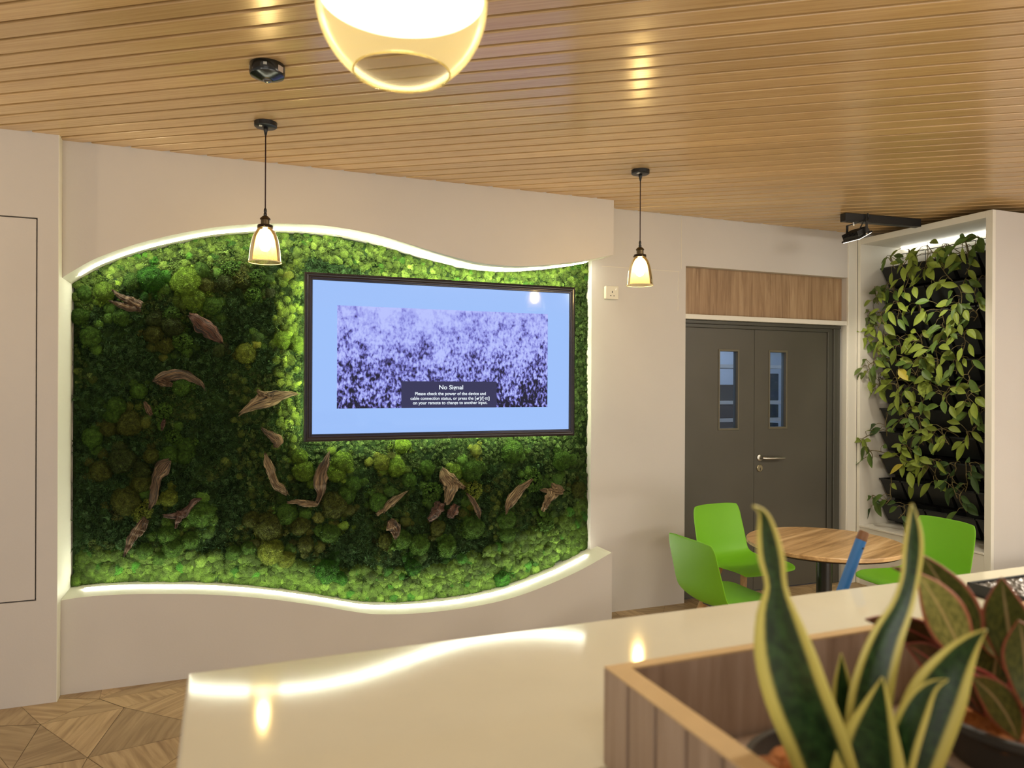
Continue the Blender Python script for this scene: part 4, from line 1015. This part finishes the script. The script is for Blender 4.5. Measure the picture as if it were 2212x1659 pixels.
# trailing plants: (px, py of the clump, number of leaves, spread px, tone)
CLUMPS = [(1925, 565, 6, 26, 0), (1965, 552, 8, 26, 1), (2005, 545, 9, 30, 1), (2048, 540, 8, 26, 0), (2088, 535, 7, 26, 0), (2115, 520, 6, 18, 0),
 (1893, 640, 8, 26, 2), (1928, 622, 8, 30, 0), (1962, 605, 9, 30, 1), (2002, 590, 9, 30, 1), (2042, 590, 8, 26, 1), (2095, 575, 6, 24, 0),
 (1876, 688, 12, 26, 2), (1905, 690, 10, 28, 1), (1942, 665, 8, 28, 0), (1988, 665, 5, 22, 1), (2078, 640, 8, 26, 0), (2108, 640, 5, 20, 0),
 (1868, 735, 9, 24, 1), (1912, 735, 9, 26, 0), (2036, 680, 7, 28, 0), (2070, 680, 9, 28, 1), (2112, 680, 6, 18, 0),
 (1898, 772, 9, 26, 0), (1945, 745, 8, 28, 1), (1992, 742, 10, 30, 1), (2048, 725, 10, 32, 0), (2085, 740, 9, 28, 1),
 (1880, 800, 13, 26, 2), (1938, 780, 8, 26, 1), (1985, 790, 9, 30, 0), (2025, 775, 9, 30, 1), (2068, 790, 6, 26, 0),
 (1900, 828, 12, 28, 1), (1940, 830, 9, 28, 1), (1985, 820, 11, 32, 1), (2022, 832, 8, 28, 1), (2095, 815, 5, 22, 0),
 (1950, 875, 9, 30, 1), (1995, 865, 9, 30, 0), (2045, 865, 8, 28, 0), (2095, 868, 9, 26, 1), (2115, 885, 6, 18, 0),
 (1958, 905, 7, 28, 0), (1988, 912, 6, 26, 0), (1915, 925, 5, 24, 3), (2110, 918, 7, 24, 0),
 (1985, 942, 8, 28, 1), (2012, 948, 8, 26, 0), (2038, 940, 8, 28, 1), (2092, 945, 6, 26, 1),
 (1862, 960, 5, 20, 1), (1885, 985, 7, 24, 0), (1948, 985, 9, 30, 1), (1968, 978, 6, 24, 0),
 (1975, 1012, 8, 28, 1), (2005, 1010, 8, 28, 1), (2022, 1032, 6, 24, 0), (2065, 1015, 4, 26, 3), (2098, 1012, 5, 24, 3),
 (1888, 1082, 6, 22, 3), (1925, 1075, 5, 22, 0), (2060, 1055, 6, 28, 3), (2090, 1045, 6, 26, 3), (2075, 1085, 6, 28, 3), (1955, 1105, 5, 24, 3)]
TONES = {0: (.085, .145, .026), 1: (.19, .25, .035), 2: (.10, .14, .036), 3: (.04, .078, .022)}
def leaf_geo(mb, tint, base, d, nrm, ln, wd, col, droop=.5):
    d = d/np.linalg.norm(d); s = np.cross(d, nrm); s /= np.linalg.norm(s); nn = np.cross(s, d)
    n = 7; b = len(mb.v); prof = [.06, .62, .95, 1.0, .84, .52, .0]
    for i in range(n):
        t = i/(n-1); c = base+d*ln*t-nn*ln*droop*.35*t*t*(-1)
        c = base+d*ln*t*(1-.1*droop*t)+np.array([0, 0, -1])*ln*droop*.35*t*t
        w = wd*prof[i]
        for k in (-1, -.5, 0, .5, 1):
            mb.v.append(tuple(c+s*w*k+nn*(abs(k)*w*.35))); tint.append(col)
    for i in range(n-1):
        for k in range(4): mb.face((b+i*5+k, b+i*5+k+1, b+(i+1)*5+k+1, b+(i+1)*5+k))
def nearest(p):
    best = None
    for r_ in range(ROWS):
        for c_ in range(COLS):
            q = potpos(r_, c_); dz = q[2]-.0-p[2]
            d = abs(q[1]-p[1])+ (abs(dz-.06) if dz > -.03 else 9)
            if best is None or d < best[0]: best = (d, r_, c_, q)
    return best
used = {}
VW = ['spreading', 'drooping', 'short', 'loose', 'leaning', 'small']
for (x, y, nl, sp, tone) in CLUMPS:
    lift = random.uniform(-.03, .05)
    P = on_x(x, y, 4.755-lift-(.05 if x < 1900 else 0)); dep = (P-CAM)@_fw; spm = sp/F*dep
    d_, r_, c_, q = nearest(P); root = np.array([q[0]-.12, q[1]+random.uniform(-.05, .05), q[2]-.033])
    k = used.setdefault((r_, c_), 0); used[(r_, c_)] += 1
    hue = ['mid green', 'yellow-green', 'grey-green', 'dark green'][tone]
    suffix = ['', 'lower ', 'third ', 'fourth '][min(k, 3)]
    rw = f'{ordn[r_]} row pot' if True else ''
    t = thing('trailing_plant', f'{suffix}{hue} {VW[int(x+y) % 6]} vine from the {rw} {colw[c_]}', 'plant', tuple(root), group='vines of the vertical garden')
    st = MB(); lf = MB(); tint = []
    rim = np.array([q[0]-.172, root[1]*.5+P[1]*.5, q[2]+.015])
    vend = P+np.array([random.uniform(-.02, .02), random.uniform(-.6, .6)*spm, -spm*.7])
    path = curve_interp([root, rim, P+np.array([-.01, 0, spm*.5]), P, vend], 18); st.tube(path, .0032, 6)
    for i in range(max(3, int(nl*.92))):
        f = 6+int(11*(i+.5)/max(3, int(nl*.92))); a = path[min(f, 17)]
        ang = random.uniform(0, 2*PI); off = np.array([-random.uniform(.005, .05), math.cos(ang), math.sin(ang)*.8+.1]); r0 = spm*random.uniform(.25, .95)
        tip = a+np.array([off[0], off[1]*r0, off[2]*r0]); tip[0] = min(tip[0], 4.80); tip[1] = min(max(tip[1], iy0+.02), iy1-.03)
        st.tube(curve_interp([a, (a+tip)/2+np.array([-.012, 0, .012]), tip], 6), [.002]*6, 5)
        dd = np.array([random.uniform(-.35, .1), off[1]*.9+random.uniform(-.3, .3), off[2]*.5-random.uniform(.15, .9)])
        nm = np.array([-1, random.uniform(-.5, .5), random.uniform(-.1, .8)])
        L_ = random.uniform(.072, .125); c = np.array(TONES[tone])*random.uniform(.75, 1.25)
        if random.random() < .25: c = np.array(TONES[1 if tone != 3 else 0])*random.uniform(.8, 1.2)
        if random.random() < .025: c = np.array((.42, .36, .05))
        leaf_geo(lf, tint, tip, dd, nm, L_, L_*random.uniform(.19, .26), (*c, 1), random.uniform(.1, .8))
    st.build('stem', VINE, t, smooth=True)
    o = lf.build('foliage', POTHOS, t, smooth=True); a = o.data.attributes.new('tint', 'FLOAT_COLOR', 'POINT'); a.data.foreach_set('color', np.array(tint, np.float32).ravel())

# ------------------------------------------------------------------ green shell chairs
def make_chair(label):
    t = thing('shell_chair', label, 'chair', (0, 0, 0), group='green shell chairs round the table')
    # local: faces -y; seat 0.44 high
    prof = [(-.242, .425), (-.225, .443), (-.155, .447), (-.05, .437), (.05, .430), (.13, .436), (.175, .462), (.198, .51), (.212, .58), (.228, .66), (.240, .735), (.245, .775)]
    wid = [.185, .218, .238, .238, .226, .214, .206, .205, .203, .199, .192, .168]
    curl = [.0, .004, .010, .018, .024, .030, .034, .034, .030, .024, .018, .012]
    n = 28; m = 13; P = curve_interp([(a[0], a[1], w, c) for a, w, c in zip(prof, wid, curl)], n); mb = MB()
    for i in range(n):
        y, z, w, c = P[i]; dy, dz = (P[min(i+1, n-1)]-P[max(i-1, 0)])[:2]; l = math.hypot(dy, dz); ny, nz = -dz/l, dy/l
        for k in range(m):
            u = -1+2*k/(m-1); b = c*abs(u)**2.2
            cor = 0
            mb.v.append((w*u, y+ny*b*1.0, z+nz*b*1.0))
    for i in range(n-1):
        for k in range(m-1): mb.face((i*m+k, i*m+k+1, (i+1)*m+k+1, (i+1)*m+k))
    # round the outline
    V = np.array(mb.v).reshape(n, m, 3)
    for j, s in ((0, 1), (n-1, -1)):
        for k in range(m):
            u = abs(-1+2*k/(m-1)); V[j, k] += (V[j+s, k]-V[j, k])*(u**4)*.9
    mb.v = [tuple(p) for p in V.reshape(-1, 3)]
    sh = mb.build('shell', GREENP, t, smooth=True)
    so = sh.modifiers.new('solid', 'SOLIDIFY'); so.thickness = .007; so.offset = 0
    sb = sh.modifiers.new('sub', 'SUBSURF'); sb.levels = 1; sb.render_levels = 2
    fr = MB().obox((0, -.02, .413), (1, 0, 0), (0, 1, 0), (0, 0, 1), .10, .11, .009); fr.build('seat_frame', BLACKM, t, bevel=.004)
    for sx in (-1, 1):
        for sy in (-1, 1):
            MB().tube([(sx*.088, -.02+sy*.098, .418), (sx*.20, -.01+sy*.205, 0)], [.0165, .0115], 14).build('leg', LEGW, t, smooth=True, auto=50)
    return t
chB = make_chair('lime green shell chair behind the round table, right in front of the grey door')
chB.location = (3.0, 3.72, 0); chB.rotation_euler = (0, 0, math.radians(5))
dup(chB, (2.43, 3.13, 0), math.radians(91), 'lime green shell chair at the white wall end, seen from behind its back')
dup(chB, (3.68, 3.05, 0), math.radians(-91), 'lime green shell chair in front of the plant cabinet, facing the door side')

# ------------------------------------------------------------------ round table
tx, ty = 2.90, 2.945
tb = thing('round_table', 'round wood-topped cafe table on a black pedestal', 'table', (tx, ty, 0))
R_ = .385
MB().lathe([(0, .716), (R_-.012, .716), (R_, .722), (R_, .736), (R_-.003, .740), (0, .740)], (tx, ty, 0), 96).build('table_top', TABLEW, tb, smooth=True, auto=30)
MB().lathe([(0, .709), (R_-.02, .709), (R_-.012, .7158), (0, .7158)], (tx, ty, 0), 96).build('top_underside', DARKGAP, tb)
MB().lathe([(.0, .70), (.11, .70), (.11, .709), (0, .709)], (tx, ty, 0), 32).build('mounting_plate', BLACKM, tb)
MB().tube([(tx, ty, .012), (tx, ty, .702)], .038, 32).build('pedestal', BLACKM, tb, smooth=True, auto=50)
MB().lathe([(0, 0), (.22, 0), (.22, .008), (.21, .012), (.05, .02), (0, .02)], (tx, ty, 0), 48).build('base', BLACKM, tb, smooth=True, auto=30)

# ------------------------------------------------------------------ blue tube leaning behind the counter
ptop = on_y(1867, 1148, 1.30); dirp = on_y(1829, 1270, 1.30)-ptop; ptop = np.array(ptop); pbot = ptop+dirp*(ptop[2]/-dirp[2]); pbot = pbot+np.array([0, .08, 0]); pbot[2] = .014
tub = thing('blue_tube', 'blue tube with a brown capped end leaning behind the counter', 'tube', tuple(pbot))
dd = (ptop-pbot)/np.linalg.norm(ptop-pbot)
BLUE = mat('blue_tube_plastic', lin(52, 122, 200), .32)
tb_ = MB().tube([pbot, ptop-dd*.022], .0122, 24).build('tube_body', BLUE, tub, smooth=True, auto=50)
MB().tube([ptop-dd*.022, ptop-dd*.018, ptop-dd*.014, ptop-dd*.004, ptop], [.0122, .0127, .0116, .0118, .0104], 24).build('brown_cap', mat('brown_cap', lin(125, 88, 62), .45), tub, smooth=True, auto=50)
MB().obox(ptop-dd*.040+np.array([.0015, -.0122, 0]), (1, 0, 0), (0, 1, 0), (0, 0, 1), .002, .001, .002).build('hole_mark', BLACKP, tub)

# ------------------------------------------------------------------ counter
K = .6754; QZ = 1.111; QX0, QY1 = -.069*K, 1.792*K
ct = thing('counter', 'long cream stone-topped counter with glossy surface in the foreground', 'counter', (1.2, .7, 0))
MB().box(QX0, 2.6, .16, QY1, QZ-.03, QZ).build('worktop', QUARTZ, ct, bevel=.006, seg=4)
MB().box(QX0+.05, 2.55, .26, QY1-.09, .08, QZ-.03).build('base_cabinet', WHITE2, ct)
MB().box(QX0+.09, 2.5, .30, QY1-.13, 0, .08).build('plinth', DARKGAP, ct)
# raised white ledge at the far right of the counter
# black tray with wrapped contents
trx, try0, try1, trz = 2.165*K, .95*K, 1.615*K, QZ
tr = thing('black_tray', 'shallow black tray of crinkled silver wrap on the counter', 'tray', (1.54, .857, QZ))
mb = MB(); x0, x1 = trx, trx+.18
mb.box(x0, x1, try0, try1, QZ, QZ+.004); mb.box(x0, x0+.006, try0, try1, QZ, QZ+.025); mb.box(x1-.006, x1, try0, try1, QZ, QZ+.025); mb.box(x0, x1, try0, try0+.006, QZ, QZ+.025); mb.box(x0, x1, try1-.006, try1, QZ, QZ+.025)
mb.build('tray_body', BLACKP, tr, bevel=.002)
mb = MB(); n, m_ = 40, 70
for i in range(n):
    for j in range(m_):
        x = x0+.008+(x1-x0-.016)*i/(n-1); y = try0+.008+(try1-try0-.016)*j/(m_-1); e = min(i, n-1-i, j, m_-1-j)
        mb.v.append((x, y, QZ+.021+.010*abs(noise.noise(Vector((x*68, y*68, 2))))*min(1, e/3)+.004*noise.noise(Vector((x*180, y*120, 4)))))
for i in range(n-1):
    for j in range(m_-1): mb.face((i*m_+j, (i+1)*m_+j, (i+1)*m_+j+1, i*m_+j+1))
mb.build('silver_wrap', mat('silver_wrap', (.20, .19, .185, 1), .4, metal=.8), tr)

# ------------------------------------------------------------------ planter box with plants
BX0, BX1, BY0, BY1, BZ = .606*K, 1.95*K, .30*K, 1.105*K, EYE-(EYE-1.067)*K
pl = thing('planter_box', 'wooden planter box with grooved sides standing on the counter', 'planter', (.82, .48, QZ))
mb = MB(); step = .0795*K; y = BY1
# left face slats with grooves
while y > BY0+.001:
    y2 = max(y-step, BY0); mb.box(BX0, BX0+.008, y2+.003, y-(.003 if y < BY1 else 0), QZ+.003, BZ); y = y2
mb.build('left_slats', PLANTERW, pl, bevel=.0025)
MB().box(BX0+.006, BX0+.027, BY0, BY1, QZ+.001, BZ-.0006).build('left_panel', PLANTERW, pl)
MB().box(BX0+.008, BX1, BY1-.015, BY1, QZ+.001, BZ-.0006).build('far_panel', PLANTERW, pl)
MB().box(BX0+.008, BX1, BY0, BY0+.015, QZ+.001, BZ-.0006).build('near_panel', PLANTERW, pl)
MB().box(BX1-.015, BX1, BY0, BY1, QZ+.001, BZ-.0006).build('right_panel', PLANTERW, pl)
MB().box(BX0+.03, BX1-.02, BY0+.02, BY1-.02, QZ+.001, QZ+.012).build('bottom_panel', PLANTERW, pl)
mb = MB(); mb.box(BX0+.0005, BX0+.027, BY0, BY1, BZ-.0006, BZ+.0018); mb.box(BX0+.027, BX1, BY1-.015, BY1, BZ-.0006, BZ+.0018); mb.box(BX1-.015, BX1, BY0, BY1-.015, BZ-.0006, BZ+.0018); mb.box(BX0+.027, BX1-.015, BY0, BY0+.015, BZ-.0006, BZ+.0018)
mb.build('rim', RIMW, pl)

def plant_leaf(path, w0_, w1_, m, parent, name='leaf', fold=.25, yaw=.0, wob=0, cup=.0):
    """path: (px, py, half width px) from base to tip; depth runs from w0 to w1"""
    w0, w1 = w0_*K, w1_*K
    n = 34; q = curve_interp(path, n); C = []; H = []
    for i in range(n):
        w = w0+(w1-w0)*i/(n-1)+K*wob*math.sin(i/(n-1)*PI); C.append(at(q[i][0], q[i][1], w)); H.append(max(q[i][2], .4)/F*w)
    mb = MB(); uv = []; NK = 9
    for i in range(n):
        t = C[min(i+1, n-1)]-C[max(i-1, 0)]; t /= np.linalg.norm(t); v = C[i]-CAM; v /= np.linalg.norm(v)
        s = np.cross(t, v); s /= np.linalg.norm(s); nn = np.cross(s, t)
        yw = yaw*(1-.3*i/n); s2 = s*math.cos(yw)+nn*math.sin(yw); n2 = np.cross(s2, t); h = H[i]/max(math.cos(yw), .35)
        for k in range(NK):
            u = -1+2*k/(NK-1); mb.v.append(tuple(C[i]+s2*h*u-n2*h*fold*(abs(u)**1.5))); uv.append(((u+1)/2, i/(n-1)))
    for i in range(n-1):
        for k in range(NK-1): mb.face((i*NK+k, i*NK+k+1, (i+1)*NK+k+1, (i+1)*NK+k))
    o = mb.build(name, m, parent, smooth=True); uvl = o.data.uv_layers.new(name='UVMap')
    for lp in o.data.loops: uvl.data[lp.index].uv = uv[lp.vertex_index]
    so = o.modifiers.new('solid', 'SOLIDIFY'); so.thickness = .0016; so.offset = 0
    return o
def pot(parent, c, r, zt, zb, m_soil, soil='soil'):
    MB().lathe([(r*.72, zb), (r*.94, zt-.008), (r, zt-.008), (r, zt), (r*.93, zt), (r*.90, zt-.014), (r*.7, zb+.004), (0, zb+.004)], (c[0], c[1], 0), 48, cap0=True).build('pot', mat('dark_grey_pot', (.035, .033, .03, 1), .5), parent, smooth=True, auto=35)
    mb = MB(); n = 30
    for i in range(n):
        for k in range(36):
            rr = r*.905*i/(n-1); a = 2*PI*k/36; x, y = rr*math.cos(a), rr*math.sin(a)
            mb.v.append((c[0]+x, c[1]+y, zt-.015+.009*noise.noise(Vector((x*57, y*57, r*9)))+.005*noise.noise(Vector((x*135, y*135, 1)))))
    for i in range(n-1):
        for k in range(36): k2 = (k+1) % 36; mb.face((i*36+k, (i+1)*36+k, (i+1)*36+k2, i*36+k2))
    mb.build(soil, m_soil, parent)
sn = thing('snake_plant', 'potted snake plant with tall yellow-edged leaves in the wooden planter', 'plant', (.845*K, .80*K, QZ+.012))
pot(sn, (.835*K, .79*K), .150*K, EYE-.55*K, QZ+.013, COIR, 'coir')
SN = [
 ([(1835, 1760, 40), (1800, 1690, 60), (1768, 1600, 66), (1728, 1500, 68), (1700, 1405, 62), (1684, 1325, 44), (1678, 1265, 22), (1668, 1205, 27), (1660, 1155, 22), (1652, 1118, 13), (1641, 1101, 6), (1626, 1093, 1.5)], .97, .93, .35, .35),
 ([(1840, 1740, 38), (1830, 1640, 36), (1824, 1555, 30), (1819, 1480, 19), (1817, 1412, 1)], 1.03, 1.02, .2, -.3),
 ([(1855, 1740, 36), (1858, 1640, 38), (1872, 1520, 42), (1890, 1440, 38), (1915, 1370, 31), (1945, 1310, 22), (1963, 1250, 18), (1970, 1190, 20), (1972, 1140, 15), (1970, 1088, 1.5)], 1.0, .98, .3, -.5),
 ([(1868, 1780, 70), (1877, 1700, 76), (1884, 1610, 62), (1896, 1530, 32), (1906, 1463, 1)], .93, .92, .25, .1),
 ([(1905, 1780, 40), (1945, 1700, 52), (1982, 1600, 56), (2022, 1500, 54), (2062, 1430, 36), (2097, 1387, 18), (2130, 1360, 1.5)], .96, .92, .25, -.35),
 ([(1895, 1770, 30), (1932, 1690, 30), (1955, 1600, 32), (1985, 1525, 26), (2015, 1483, 12), (2047, 1468, 1)], .92, .89, .2, .5)]
for pth, w0, w1, fo, ya in SN: plant_leaf(pth, w0, w1, SNAKE, sn, 'leaf', fo, ya, wob=.02)
ag = thing('aglaonema', 'bushy plant with red-edged olive leaves in a dark pot, behind the snake plant', 'plant', (1.27*K, .83*K, QZ+.012))
pot(ag, (1.27*K, .83*K), .165*K, EYE-.545*K, QZ+.013, COIR, 'coir')
AG = [
 ([(2100, 1440, 3), (2090, 1395, 24), (2072, 1335, 46), (2045, 1280, 46), (2015, 1232, 26), (1994, 1200, 1.5)], 1.24, 1.20, AGLO_D, .2, .3),
 ([(2085, 1450, 3), (2072, 1400, 26), (2050, 1352, 42), (2028, 1310, 42), (2004, 1270, 26), (1982, 1238, 1.5)], 1.18, 1.12, AGLO_L, .25, -.3),
 ([(2185, 1470, 3), (2184, 1420, 28), (2180, 1365, 46), (2173, 1315, 42), (2168, 1280, 24), (2164, 1248, 1.5)], 1.20, 1.16, AGLO_D, .2, .2),
 ([(2222, 1540, 3), (2218, 1480, 30), (2214, 1420, 44), (2208, 1375, 34), (2200, 1340, 1.5)], 1.14, 1.12, AGLO_D, .2, -.2),
 ([(2110, 1460, 3), (2060, 1412, 22), (2010, 1382, 34), (1955, 1356, 28), (1905, 1342, 14), (1870, 1338, 1.5)], 1.27, 1.22, AGLO_R, .2, .3),
 ([(2125, 1545, 3), (2085, 1495, 24), (2040, 1450, 36), (1995, 1415, 28), (1955, 1392, 1.5)], 1.24, 1.20, AGLO_R, .2, -.4),
 ([(2075, 1340, 2), (2020, 1270, 10), (1985, 1242, 12), (1955, 1233, 8), (1926, 1226, 1)], 1.34, 1.36, AGLO_R, .1, .2),
 ([(2150, 1560, 3), (2146, 1500, 28), (2150, 1440, 40), (2158, 1400, 26), (2165, 1372, 1.5)], 1.27, 1.26, AGLO_D, .2, .3),
 ([(2200, 1600, 3), (2180, 1555, 28), (2150, 1510, 36), (2120, 1480, 24), (2098, 1462, 1.5)], 1.17, 1.13, AGLO_D, .25, -.3),
 ([(2165, 1440, 3), (2172, 1420, 14), (2150, 1395, 22), (2135, 1370, 18), (2128, 1345, 1.5)], 1.25, 1.27, AGLO_L, .2, .1)]
stem0 = np.array([1.27*K, .84*K, EYE-.56*K])
for pth, w0, w1, m_, fo, ya in AG:
    lf = plant_leaf(pth, w0, w1, m_, ag, 'leaf', fo, ya, wob=.015)
    b0 = at(pth[0][0], pth[0][1], w0*K); s0 = stem0+np.array([random.uniform(-.02, .02), random.uniform(-.02, .02), 0])
    MB().tube(curve_interp([tuple(s0), tuple((s0+b0)/2+np.array([0, 0, .012])), tuple(b0)], 8), [.0038, .0035, .0032, .003, .0028, .0026, .0024, .002], 8).build('petiole', PINKSTEM, ag, smooth=True)

# ------------------------------------------------------------------ light
wd = bpy.data.worlds.new('world'); SC.world = wd; wd.use_nodes = True
bg = wd.node_tree.nodes['Background']; bg.inputs['Color'].default_value = (1.0, .95, .89, 1); bg.inputs['Strength'].default_value = .46
def area(name, loc, target, sx, sy, power, col):
    l = bpy.data.lights.new(name, 'AREA'); l.shape = 'RECTANGLE'; l.size = sx; l.size_y = sy; l.energy = power; l.color = col
    o = bpy.data.objects.new(name, l); COL.objects.link(o); o.location = loc
    o.rotation_euler = (Vector(target)-Vector(loc)).to_track_quat('-Z', 'Y').to_euler(); return o
area('room_light_left', (-.6, -1.0, 2.7), (-.6, -.6, 0), 1.6, .5, 24, (1, .95, .87))
area('room_light_right', (4.7, .5, 2.7), (3.9, 1.6, 0), 1.4, .5, 62, (1, .92, .78))
area('rear_up_fill', (-1.3, -2.9, .95), (.6, 2.6, 2.7), 4.4, 1.7, 50, (1, .96, .89))  # added fill behind the camera, no window; lifts ceiling and upper walls
area('rear_low_fill', (3.6, -2.9, .30), (2.6, 2.6, 2.7), 4.4, .5, 70, (1, .93, .81))  # second added fill, kept low and throwing light up at the ceiling
area('counter_fill', (2.5, 1.0, 2.715), (2.5, 1.05, 0), 1.5, .3, 64, (1, .92, .74))  # added overhead fill, brightens the right of the counter and the table
def point(name, loc, power, col, r=.03):
    l = bpy.data.lights.new(name, 'POINT'); l.energy = power; l.color = col; l.shadow_soft_size = r
    o = bpy.data.objects.new(name, l); COL.objects.link(o); o.location = loc
point('left_ceiling_fill', (-1.796, 3.545, 2.18), 9, (1, .80, .48)); point('left_near_fill', (-1.2, 1.34, 2.2), 12, (1, .91, .72), .1)  # unseen point lights added at lamp height to brighten the left ceiling
area('store_room_light', (4.0, 5.4, 2.65), (4.0, 5.5, 0), 1.2, .6, 26, (.72, .84, 1))
sp = bpy.data.lights.new('flood_beam', 'SPOT'); sp.energy = 30; sp.spot_size = math.radians(90); sp.spot_blend = .6; sp.shadow_soft_size = .06; sp.color = (1, .91, .72)
so = bpy.data.objects.new('flood_beam', sp); COL.objects.link(so); so.location = Vector(fc+aim*.03); so.rotation_euler = Vector(aim).to_track_quat('-Z', 'Y').to_euler()

# ------------------------------------------------------------------ camera and view
cd = bpy.data.cameras.new('camera'); cam = bpy.data.objects.new('camera', cd); COL.objects.link(cam)
cd.sensor_width = 36; cd.lens = F/W0*36; cd.clip_start = .02
cam.matrix_world = Matrix(((_r[0], _u[0], -_fw[0], 0), (_r[1], _u[1], -_fw[1], 0), (_r[2], _u[2], -_fw[2], EYE), (0, 0, 0, 1)))
cd.dof.use_dof = True; cd.dof.focus_distance = 4.3; cd.dof.aperture_fstop = 4.2
SC.camera = cam
SC.view_settings.view_transform = 'Standard'; SC.view_settings.look = 'None'; SC.view_settings.gamma = 1; SC.view_settings.use_curve_mapping = False
SC.view_settings.exposure = 0.0
cy = SC.cycles
cy.use_denoising = True; cy.adaptive_threshold = .04
cy.max_bounces = 7; cy.diffuse_bounces = 3; cy.glossy_bounces = 4; cy.transmission_bounces = 4; cy.transparent_max_bounces = 12
cy.caustics_reflective = False; cy.caustics_refractive = False; cy.sample_clamp_indirect = 6
